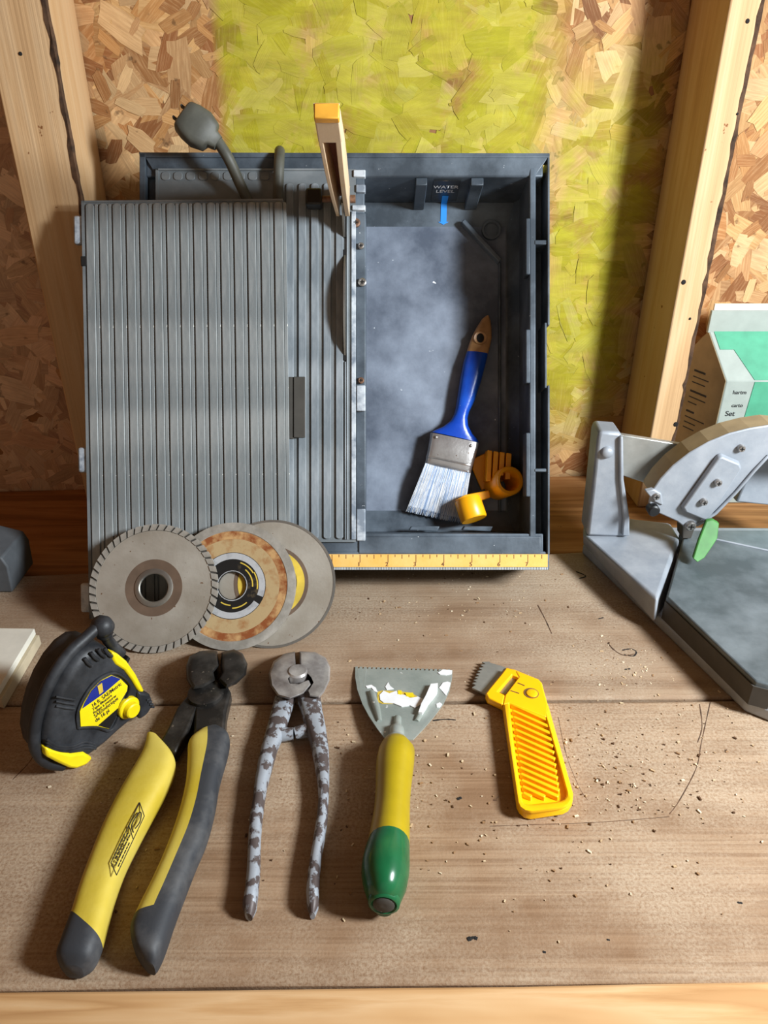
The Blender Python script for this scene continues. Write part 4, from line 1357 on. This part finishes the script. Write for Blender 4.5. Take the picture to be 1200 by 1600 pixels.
build(MB().tube([qb(356, 520, 0.0075), qb(425, 500, 0.008)], [0.0045, 0.0055], 12), 'stop_peg', 'pincer_leg', pin, smooth=50)

# ------------------------------------------------------------------ serrated scraper
ks = 0.25612
scr = thing('scraper', on_z(600, 1260, -0.0006), 'notched adhesive scraper with yellow handle dipped in green', 'scraper')
def sb(x, y, h=0.0): return on_z(520 + x * ks, 1020 + y * ks, h - 0.0006)
def sh(y): return 0.0004 + 0.0125 * max(0, min(1, (y - 85) / 440)) ** 1.1
edge = []
N = 22
for i in range(N):
    t = i / N
    x = 137 + (728 - 137) * t
    y = 84 + 18 * t
    wd = (728 - 137) / N
    edge += [(x, y), (x + wd * 0.55, y - 1), (x + wd * 0.62, y + 11), (x + wd * 0.92, y + 11)]
edge.append((730, 101))
right_e = [(728, 150), (712, 230), (675, 310), (620, 385), (555, 460), (490, 528)]
left_e = [(325, 532), (270, 460), (220, 385), (180, 310), (150, 225), (137, 150)]
poly = edge + right_e + left_e
top = [sb(x, y, sh(y) + 0.0012) for x, y in poly]
bot = [p_ - V((0, 0, 0.0010)) for p_ in top]
bmx = MB(); bmx.prism(bot, top)
bld = build(bmx, 'blade', 'blade', scr)
ng = MB().tube(smooth_path([sb(395, 400, 0.0098), sb(390, 470, 0.0130), sb(388, 530, 0.0150), sb(385, 560, 0.0155)], 4), [0.003] * 4 + [0.0055] * 5 + [0.0085] * 4, 14)
build(ng, 'tang', 'blade', scr, smooth=60)
for (pts) in ([(235, 245), (262, 330), (285, 420)], [(610, 235), (560, 330), (510, 420)]):
    build(MB().tube([sb(x, y, sh(y) + 0.0012) for x, y in pts], [0.003, 0.0034, 0.002], 8), 'pressed_rib', 'blade', bld, smooth=60)
random.seed(21)
def blob(pts, mat, name, parent, h=0.0006):
    mb = MB()
    q = [sb(x, y, sh(y) + 0.0013) for x, y in pts]
    mb.prism(q, [p_ + V((0, 0, h)) for p_ in q])
    build(mb, name, mat, parent)
blob([(272, 240), (300, 232), (400, 236), (480, 245), (520, 270), (545, 300), (520, 312), (300, 312), (272, 300)], 'paper_yellow', 'sticker_rest', bld, 0.0003)
blob([(285, 262), (310, 236), (345, 252), (390, 236), (400, 258), (440, 262), (470, 280), (520, 272), (548, 285), (540, 318), (500, 340), (470, 325), (420, 332), (370, 312), (310, 308), (290, 292)], 'plaster', 'plaster_smear', bld, 0.0009)
blob([(598, 212), (640, 208), (636, 250), (600, 300), (570, 350), (545, 388), (522, 385), (540, 330), (568, 280), (585, 240)], 'plaster', 'plaster_smear', bld, 0.0040)
blob([(640, 125), (670, 105), (728, 110), (726, 130), (690, 138), (655, 135)], 'plaster', 'plaster_smear', bld)
blob([(672, 185), (700, 178), (718, 185), (708, 225), (690, 262), (668, 235), (650, 215)], 'plaster', 'plaster_smear', bld)
blob([(632, 315), (652, 305), (666, 315), (650, 336), (635, 335)], 'plaster', 'plaster_smear', bld)
blob([(200, 205), (235, 198), (262, 215), (275, 245), (255, 238), (235, 215), (210, 218)], 'plaster', 'plaster_smear', bld)
blob([(320, 210), (338, 182), (350, 205), (372, 222), (330, 228)], 'plaster', 'plaster_smear', bld)
blob([(396, 236), (420, 236), (418, 262), (398, 258)], 'yellow', 'sticker_rest', bld, 0.0012)
blob([(442, 250), (490, 250), (495, 278), (450, 272)], 'yellow', 'sticker_rest', bld, 0.0012)
hp = cr([(330, 552, 440, 550), (298, 566, 470, 566), (280, 600, 500, 606), (266, 660, 497, 668), (262, 740, 488, 745), (262, 820, 478, 824), (257, 900, 472, 902), (248, 980, 470, 980), (232, 1070, 470, 1070), (212, 1165, 469, 1175)], 520, 1020, ks)
hth = [0.016, 0.024, 0.029, 0.030, 0.030, 0.029, 0.029, 0.030, 0.032, 0.034]
hlf = [0.0075, 0.0045, 0.002, 0.001, 0.0015, 0.002, 0.002, 0.0015, 0.0008, 0.0]
build(MB().loft(pairs_loft(hp, bench_plane, hth, 24, 2.05, hlf)), 'handle', 'scraper_yellow', scr, smooth=60)
gp_ = cr([(212, 1165, 469, 1175), (196, 1210, 469, 1225), (178, 1280, 470, 1295), (172, 1340, 466, 1355), (182, 1410, 452, 1425), (205, 1475, 425, 1485), (240, 1528, 385, 1535)], 520, 1020, ks)
gth = [0.0345, 0.036, 0.037, 0.037, 0.035, 0.031, 0.024]
glf = [0.0, 0.0, 0.0, 0.0, 0.001, 0.003, 0.006]
gl_ = pairs_loft(gp_, bench_plane, gth, 24, 2.05, glf)
dip = build(MB().loft(gl_), 'dipped_end', 'scraper_green', scr, smooth=60)
ec = sum(gl_[-1], V((0, 0, 0))) / 24
exd = V((1, 0, 0)); axd = (ec - sum(gl_[0], V((0, 0, 0))) / 24).normalized()
upd = exd.cross(axd).normalized()
exd = axd.cross(upd).normalized()
build(MB().lathe([(0.0062, -0.0005), (0.0075, 0.0012), (0.0090, 0.0006), (0.0095, -0.002)], 20, ec, exd, upd, axd), 'end_lip', 'scraper_green', dip, smooth=60)
build(MB().lathe([(0.0064, 0.0008), (0.0055, 0.0017), (0.001, 0.0014)], 16, ec, exd, upd, axd), 'end_hole', 'cast_dark', dip, smooth=60)

# ------------------------------------------------------------------ amber knife with a toothed blade
kk = 0.18333
knf = thing('grout_knife', on_z(830, 1160, -0.0006), 'amber plastic hand knife with a short toothed grey blade', 'knife')
def kb2(x, y, h=0.0): return on_z(710 + x * kk, 1010 + y * kk, h - 0.0006)
HK = 0.0115
def kprism(pts, h0, h1):
    mb = MB()
    q = [kb2(x, y, h1) for x, y in pts]
    mb.prism([p_ - V((0, 0, h1 - h0)) for p_ in q], q)
    return mb
outk = [(264, 398), (300, 350), (400, 228), (440, 176), (520, 196), (720, 278), (748, 310), (766, 380), (800, 500), (1012, 1255), (1008, 1315), (975, 1362), (930, 1386), (660, 1428), (600, 1415), (555, 1375), (535, 1335), (412, 500), (282, 440)]
build(kprism(outk, 0.001, 0.0070), 'body', 'knife', knf, 0.0010)
ck_ = (640, 800)
ink = [(435, 560), (440, 490), (470, 478), (790, 610), (960, 1250), (950, 1300), (910, 1325), (620, 1345), (580, 1325)]
# raised rim around the ribbed field
rimk = [((412, 500), (470, 482)), ((452, 770), (500, 760)), ((495, 1060), (540, 1050)), ((535, 1335), (580, 1310)), ((555, 1378), (592, 1336)), ((600, 1415), (625, 1348)), ((660, 1428), (680, 1344)), ((930, 1386), (905, 1322)), ((975, 1362), (940, 1302)), ((1008, 1315), (955, 1270)), ((1012, 1255), (952, 1235)), ((920, 930), (868, 925)), ((800, 500), (775, 610))]
loops = []
for (o_, i_) in rimk:
    mo_ = ((o_[0] * .7 + i_[0] * .3), (o_[1] * .7 + i_[1] * .3)); mi_ = ((o_[0] * .25 + i_[0] * .75), (o_[1] * .25 + i_[1] * .75))
    loops.append([kb2(*o_, 0.006), kb2(*o_, 0.0095), kb2(*mo_, HK), kb2(*mi_, HK), kb2(*i_, 0.0102), kb2(*i_, 0.006)])
build(MB().loft(loops), 'rim', 'knife', knf, smooth=50)
build(kprism([(268, 400), (300, 356), (400, 235), (442, 182), (520, 202), (550, 262), (492, 238), (368, 385), (430, 412), (412, 492), (290, 440)], 0.006, HK), 'nose_frame', 'knife', knf, 0.0009)
build(kprism([(550, 258), (520, 204), (718, 282), (745, 312), (764, 382), (798, 500), (785, 604), (470, 480), (416, 494), (432, 412)], 0.006, HK), 'shoulder', 'knife', knf, 0.0009)
build(kprism([(372, 384), (490, 242), (548, 262), (432, 410)], 0.0068, 0.0080), 'window', 'steel', knf)
build(MB().lathe([(0.0044, 0), (0.0044, 0.0010), (0.0038, 0.0014), (0.001, 0.0014)], 20, kb2(662, 404, HK), RT, V((0, 1, 0)), V((0, 0, 1))), 'button', 'knife', knf, smooth=40)
build(MB().lathe([(0.0045, 0), (0.0058, 0.0), (0.0058, 0.0003), (0.0045, 0.0003)], 24, kb2(655, 400, HK), RT, V((0, 1, 0)), V((0, 0, 1)), True), 'button_groove', 'tick', knf, smooth=40)
for (a_, b_) in (((540, 312), (598, 336)), ((480, 378), (552, 402))):
    build(MB().tube([kb2(*a_, HK), kb2(*b_, HK)], 0.0005, 5), 'line', 'tick', knf)
for i in range(16):
    t = i / 15
    l = (482 + 100 * t, 525 + 54 * i)
    r_ = (l[0] + 330 + 10 * t, l[1] + 148)
    if r_[1] > 1318:
        f = (1318 - l[1]) / 148
        if f < 0.15: continue
        r_ = (l[0] + 330 * f, 1318)
    rb = MB()
    d0, d1_ = kb2(*l, 0.006), kb2(*r_, 0.006)
    n_ = V((-(d1_ - d0).y, (d1_ - d0).x, 0)).normalized() * 0.00135
    q = [d0 - n_, d1_ - n_, d1_ + n_, d0 + n_]
    rb.prism(q, [p_ * 1.0 + V((0, 0, 0.0047)) - (p_ - (d0 + d1_) / 2).normalized() * 0.0003 for p_ in q])
    build(rb, 'grip_rib', 'knife', knf, 0.0006)
te_ = [(440, 180), (380, 160), (310, 140), (295, 128)]
for i in range(8):
    t = i / 8
    x, y = 240 - 92 * t + 30 * math.sin(t * 3) * -0.2, 132 + 205 * t
    te_ += [(x - 4, y), (x + 26, y + 18)]
te_ += [(150, 350), (255, 402), (300, 420)]
build(kprism(te_, 0.0040, 0.0055), 'toothed_blade', 'jaw', knf)
for o in knf.children:
    if o.name.startswith('toothed_blade'):
        o.data.materials[0] = MAT['bar_steel']

# ------------------------------------------------------------------ small cast mitre saw at the right
ms = thing('chop_saw', (0.36, 0.58, 0), 'light grey cast chop saw standing at the right end of the bench', 'chop saw')
bA, bB = on_z(908, 864, 0.0), on_z(1162, 1112, 0.0)
bC = on_z(1206, 1130, 0.0)
base_poly = [bA, bB, bC, V((0.60, 0.425, 0)), V((0.62, 0.70, 0)), V((0.26, 0.705, 0))]
mb = MB(); mb.prism(base_poly, [p_ + V((0, 0, 0.012)) for p_ in base_poly])
build(mb, 'base', 'cast', ms, 0.0025)
ZT = 0.034
tA, tB = on_z(1042, 932, ZT), on_z(1181, 1064, ZT)
tC = on_z(1212, 1072, ZT)
tE = on_z(1068, 838, ZT)
tp_ = [tA, tB, tC, V((0.58, tC.y - 0.005, ZT)), V((0.58, 0.66, ZT)), V((tE.x, 0.66, ZT)), tE]
mb = MB(); mb.prism([p_ - V((0, 0, ZT - 0.011)) for p_ in tp_], tp_)
build(mb, 'table', 'cast_table', ms, 0.0015)
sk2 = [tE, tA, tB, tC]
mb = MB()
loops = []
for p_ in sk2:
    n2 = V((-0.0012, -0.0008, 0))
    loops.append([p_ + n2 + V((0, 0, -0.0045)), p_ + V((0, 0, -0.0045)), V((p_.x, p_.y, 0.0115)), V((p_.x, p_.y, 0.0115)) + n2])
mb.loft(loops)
build(mb, 'table_side_shade', 'cast_dark', ms)  # dark strip along the table edge: its shade put into the colour
g = MB()
ga, gb_ = on_z(1118, 843, ZT), on_z(1225, 866, ZT)
g.tube([ga + V((0, 0, 0.0002)), gb_ + V((0, 0, 0.0002))], 0.0012, 6)
build(g, 'table_line', 'cast', ms)
# casting block under the post
cA = on_z(912, 836, 0.034); cB = on_z(1027, 936, 0.034); cC = on_z(1062, 838, 0.034)
ct_ = [cA, cB, cC, V((cC.x, 0.675, 0.034)), V((cA.x + 0.012, 0.695, 0.034))]
cb_ = [bA + V((0.001, 0, 0.010)), on_z(1022, 975, 0.010), on_z(1046, 940, 0.010), V((cC.x, 0.675, 0.010)), V((cA.x + 0.012, 0.695, 0.010))]
mb = MB(); mb.prism(cb_, ct_)
build(mb, 'casting', 'cast', ms, 0.003)
PY = cA.y - 0.004
pf = [(917, 838), (982, 840), (984, 810), (975, 750), (973, 680), (968, 676), (938, 674), (934, 684), (926, 760)]
q = [on_y(u, v, PY) for u, v in pf]
mb = MB(); mb.prism([p_ + V((0, 0.028, 0)) for p_ in q], q)
post = build(mb, 'post', 'cast', ms, 0.003)
pe = [(972, 838), (984, 838), (984, 810), (975, 750), (974, 682), (968, 684), (968, 750), (974, 812)]
q = [on_y(u, v, PY - 0.004) for u, v in pe]
mb = MB(); mb.prism([p_ + V((0, 0.008, 0)) for p_ in q], q)
build(mb, 'post_flange', 'cast', post, 0.0015)
build(MB().lathe([(0.0058, 0), (0.0058, 0.002), (0.0045, 0.0042), (0.001, 0.0048)], 20, on_y(948, 706, PY), RT, V((0, 0, 1)), V((0, -1, 0))), 'rivet', 'cast', post, smooth=50)
q = [on_y(u, v, PY + 0.012) for u, v in [(968, 679), (1098, 700), (1110, 720), (1060, 772), (968, 742)]]
mb = MB(); mb.prism([p_ + V((0, 0.006, 0)) for p_ in q], q)
build(mb, 'arm_bar', 'bar_steel', ms, 0.001)
GY = 0.625
go = [(1014, 786), (1018, 768), (1032, 748), (1052, 727), (1078, 707), (1108, 690), (1140, 677), (1172, 669), (1205, 664), (1240, 668), (1275, 682), (1300, 705), (1300, 730), (1255, 728), (1222, 716), (1200, 714), (1178, 737), (1150, 770), (1118, 803), (1088, 822), (1072, 826), (1058, 815), (1036, 805), (1020, 798)]
q = [on_y(u, v, GY) for u, v in go]
mb = MB(); mb.prism([p_ + V((0, 0.003, 0)) for p_ in q], q)
gd = build(mb, 'blade_guard', 'cast', ms, 0.0012)
rim_px = go[1:13]
loops = []
for (u, v) in rim_px:
    p_ = on_y(u, v, GY)
    loops.append([p_ + V((0, 0.001, 0)), p_ + V((0, 0.024, 0)), p_ + V((0, 0.024, -0.003)), p_ + V((0, 0.001, -0.003))])
build(MB().loft(loops), 'guard_rim', 'sill', gd)
for o in gd.children: o.data.materials[0] = MAT['carton_side']
ed = MB().tube([on_y(u, v, GY - 0.001) for u, v in ((1088, 821), (1118, 802), (1150, 769), (1178, 736), (1200, 713), (1225, 716))], 0.0016, 8)
build(ed, 'guard_lip', 'cast', gd, smooth=60)
rp = [(1120, 709), (1126, 707), (1154, 719), (1157, 727), (1106, 806), (1098, 811), (1066, 798), (1062, 790)]
q = [on_y(u, v, GY) for u, v in rp]
mb = MB(); mb.prism(q, [on_y(u * 0.94 + 1110 * 0.06, v * 0.94 + 759 * 0.06, GY) + V((0, -0.006, 0)) for u, v in rp])
rpo = build(mb, 'raised_plate', 'cast', gd, 0.0012)
for (u, v, r, yy) in ((1117, 748, 0.0034, -0.006), (1095, 778, 0.0034, -0.006), (1157, 699, 0.0034, 0), (1078, 820, 0.0050, 0), (1024, 774, 0.0036, 0)):
    s_ = MB().lathe([(r, 0), (r, 0.003), (r * 0.8, 0.0042), (r * 0.25, 0.0042)], 14, on_y(u, v, GY) + V((0, yy, 0)), RT, V((0, 0, 1)), V((0, -1, 0)))
    s1_ = build(s_, 'bolt', 'screw', gd, smooth=40)
    k_ = MB().box(-r * .55, r * .55, -r * .12, r * .12, 0.0042, 0.0046, lambda x, y, z, c0=on_y(u, v, GY) + V((0, yy, 0)): c0 + V((x, -z, y)))
    k_.box(-r * .12, r * .12, -r * .55, r * .55, 0.0042, 0.0046, lambda x, y, z, c0=on_y(u, v, GY) + V((0, yy, 0)): c0 + V((x, -z, y)))
    build(k_, 'bolt_cross', 'hole', gd)
q = [on_y(u, v, GY - 0.002) for u, v in ((1009, 768), (1022, 765), (1034, 772), (1036, 790), (1022, 784))]
mb = MB(); mb.prism([p_ + V((0, 0.006, 0)) for p_ in q], q)
build(mb, 'guard_lug', 'cast', gd, 0.001)
build(MB().lathe([(0.0055, -0.002), (0.0055, 0.006), (0.0042, 0.0072), (0.001, 0.0072)], 18, on_y(1019, 794, GY), RT, V((0, 0, 1)), V((0, -1, 0))), 'black_knob', 'black', gd, smooth=40)
# back fence of the table
q = [on_y(u, v, 0.662) for u, v in ((1150, 785), (1172, 735), (1205, 700), (1300, 700), (1300, 800))]
mb = MB(); mb.prism([p_ + V((0, 0.012, 0)) for p_ in q], q)
build(mb, 'fence', 'cast', ms, 0.002)
sx = MB()
q = [on_y(u, v, 0.640) for u, v in ((1066, 815), (1090, 815), (1080, 842), (1066, 842))]
sx.prism([p_ + V((0, 0.016, 0)) for p_ in q], q)
build(sx, 'hinge_foot', 'cast_dark', ms, 0.001)
# strip of green tape stuck on the guard
tpx = [(1104, 814), (1114, 812), (1124, 818), (1121, 842), (1112, 856), (1101, 872), (1090, 879), (1083, 873), (1092, 845)]
q = [on_y(u, v, GY - 0.008 - 0.026 * (v - 812) / 67) for u, v in tpx]
mb = MB()
mb.prism([p_ + V((0, 0.004, 0)) for p_ in q], q)
tape_s = build(mb, 'green_tape', 'green_tape', gd, 0.0008)

# ------------------------------------------------------------------ carton on the sill by the right stud
cx0, cx1 = 0.3706, 0.520
def shear(o):
    for vv in o.data.vertices:
        w_ = vv.co.y + 0.826 - yF
        vv.co.x -= 0.5 * w_ * max(0.0, min(1.0, (cx1 - (vv.co.x + 0.45)) / (cx1 - cx0)))
yF, yR, yB = 0.793, 0.826, 0.858
zE, zR, zT = 0.142, 0.188, 0.210
car = thing('carton', (0.45, 0.826, 0), 'white and green gable-top carton standing behind the chop saw', 'carton')
z1_ = -0.0078
def quad_plate(pts, n_, t=0.0012):
    mb = MB()
    mb.prism([V(p_) - V(n_) * t for p_ in pts], [V(p_) for p_ in pts])
    return mb
splx = cx0 + 0.024
def face_cols(y, z): pass
build(MB().prism([V((cx0, yF, z1_)), V((cx0, yF, zE)), V((cx0, yR, zR)), V((cx0, yB, zE)), V((cx0, yB, z1_))],
                 [V((cx1, yF, z1_)), V((cx1, yF, zE)), V((cx1, yR, zR)), V((cx1, yB, zE)), V((cx1, yB, z1_))]), 'box', 'carton', car, 0.001)
ns = V((0, -(zR - zE), yR - yF)); ns = V((0, -(zR - zE), (yR - yF))).normalized()
e = 0.0007
build(MB().prism([V((splx, yF, 0.02)), V((cx1, yF, 0.02)), V((cx1, yF, zE - .0008)), V((splx + 0.006, yF, zE - .0008))],
                 [V((splx, yF - e, 0.02)), V((cx1, yF - e, 0.02)), V((cx1, yF - e, zE - .0008)), V((splx + 0.006, yF - e, zE - .0008))]), 'green_panel', 'carton_green', car)
def slp(x, t): return V((x, yF + (yR - yF) * t, zE + (zR - zE) * t))
q = [slp(splx + 0.006, 0.02), slp(cx1, 0.02), slp(cx1, 0.99), slp(cx0 + 0.004, 0.99), slp(cx0 + 0.004, 0.62), slp(splx - 0.006, 0.62)]
build(MB().prism(q, [p_ + ns * e for p_ in q]), 'green_slope', 'carton_green', car)
build(MB().box(cx0 - 0.002, cx1, yR - 0.0012, yR + 0.0012, zR - 0.002, zT), 'top_flap', 'carton', car, 0.0004)
build(MB().box(cx0 + 0.004, cx0 + 0.085, yR + 0.004, yR + 0.006, zR - 0.012, zT + 0.006), 'back_flap', 'board_white', car, 0.0004)
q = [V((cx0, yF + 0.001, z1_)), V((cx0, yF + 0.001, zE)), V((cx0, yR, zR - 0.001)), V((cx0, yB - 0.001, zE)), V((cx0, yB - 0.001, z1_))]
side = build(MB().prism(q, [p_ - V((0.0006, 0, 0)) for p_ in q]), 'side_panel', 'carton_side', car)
for (s_, zz, sz, dx) in (('hartm', 0.1275, 0.0062, 0.009), ('carto', 0.1125, 0.0058, 0.011), ('Set', 0.1020, 0.0085, 0.006)):
    text(s_, sz, V((cx0 + dx, yF - 0.0002, zz)), V((1, 0, 0)), V((0, 0, 1)), 'ink', car, 'lettering', 'LEFT', 0.0002)
random.seed(3)
for (zz, n_) in ((0.140, 3), (0.116, 3), (0.092, 4)):
    for k in range(n_):
        w_ = 0.010 + 0.018 * random.random()
        th_ = 0.0022 if k == 0 else 0.0011
        z_ = zz - 0.0065 * k
        y1_ = yF + 0.040
        build(MB().box(cx0 - 0.0010, cx0 - 0.0006, y1_ - w_, y1_, z_, z_ + th_), 'print_line', 'ink', side)

for o in [o for o in bpy.data.objects if o.parent == car or (o.parent and o.parent.parent == car)]:
    shear(o)

# ------------------------------------------------------------------ things cut by the left edge
wb = thing('white_board', on_z(0, 1030, 0), 'corner of a thin white board at the left edge of the bench', 'board')
zt = 0.016
q = [on_z(54, 982, zt), on_z(-6, 1082, zt), on_z(-90, 1060, zt), on_z(-90, 980, zt)]
build(MB().prism([p_ - V((0, 0, 0.006)) for p_ in q], q), 'top_sheet', 'board_white', wb, 0.0005)
q2 = [p_ + V((0.003, -0.001, 0)) for p_ in q]
q2 = [V((p_.x, p_.y, 0.010)) for p_ in q2]
build(MB().prism([V((p_.x, p_.y, 0.0003)) for p_ in q2], q2), 'core', 'board_edge', wb, 0.0005)
gcase = MB()
q = [on_y(u, v, 0.60) for u, v in ((-40, 862), (2, 872), (12, 886), (20, 925), (22, 940), (14, 955), (-2, 966), (-40, 975))]
for p_ in q: p_.z = max(p_.z, 0.0005)
gcase.prism([p_ + V((0, 0.05, 0)) for p_ in q], q)
o = build(gcase, 'tool_case', 'grey_case', None, 0.004, origin=(q[0].x, 0.6, 0))
tag(o, 'end of a dark grey plastic case at the left edge of the bench', 'case')

# ------------------------------------------------------------------ sawdust and chips on the bench
random.seed(77)
sd_ = MB(); scol = []
spots = [(700, 960, 190, 60, 260), (980, 1040, 110, 50, 220), (980, 1200, 170, 90, 420), (650, 1220, 130, 110, 160), (850, 1330, 330, 120, 120), (330, 1200, 240, 160, 90), (720, 900, 120, 14, 90), (230, 1250, 60, 200, 40)]
for (u, v, su, sv, n_) in spots:
    for i in range(n_):
        uu, vv_ = random.gauss(u, su * 0.6), random.gauss(v, sv * 0.6)
        if vv_ < 880 or vv_ > 1530 or i % 5 > 2: continue
        q = on_z(uu, vv_, 0.0)
        s_ = random.choice((0.0002, 0.0002, 0.0003, 0.0003, 0.0004, 0.0006))
        a_ = random.uniform(0, math.pi)
        l_ = s_ * random.uniform(1, 3.0)
        ca, sa = math.cos(a_), math.sin(a_)
        z_ = -0.0004
        pts = [(-l_, -s_), (l_, -s_), (l_ * .6, s_), (-l_, s_ * .8)]
        sd_.hexa([V((q.x + x * ca - y * sa, q.y + x * sa + y * ca, z_ + h)) for h in (0, s_ * 0.9 + 0.0004) for x, y in pts])
        c_ = rgb(*random.choice(((206, 184, 150), (188, 160, 124), (222, 206, 178), (150, 116, 82), (90, 64, 44))))
        scol += [c_] * 8
me = bpy.data.meshes.new('sawdust')
me.from_pydata([tuple(p_) for p_ in sd_.v], [], sd_.f)
me.materials.append(MAT['sawdust'])
o = bpy.data.objects.new('sawdust', me)
link(o)
set_tint(o, scol)
tag(o, 'fine wood chips and dust scattered over the bench planks', 'sawdust', None, 'stuff')
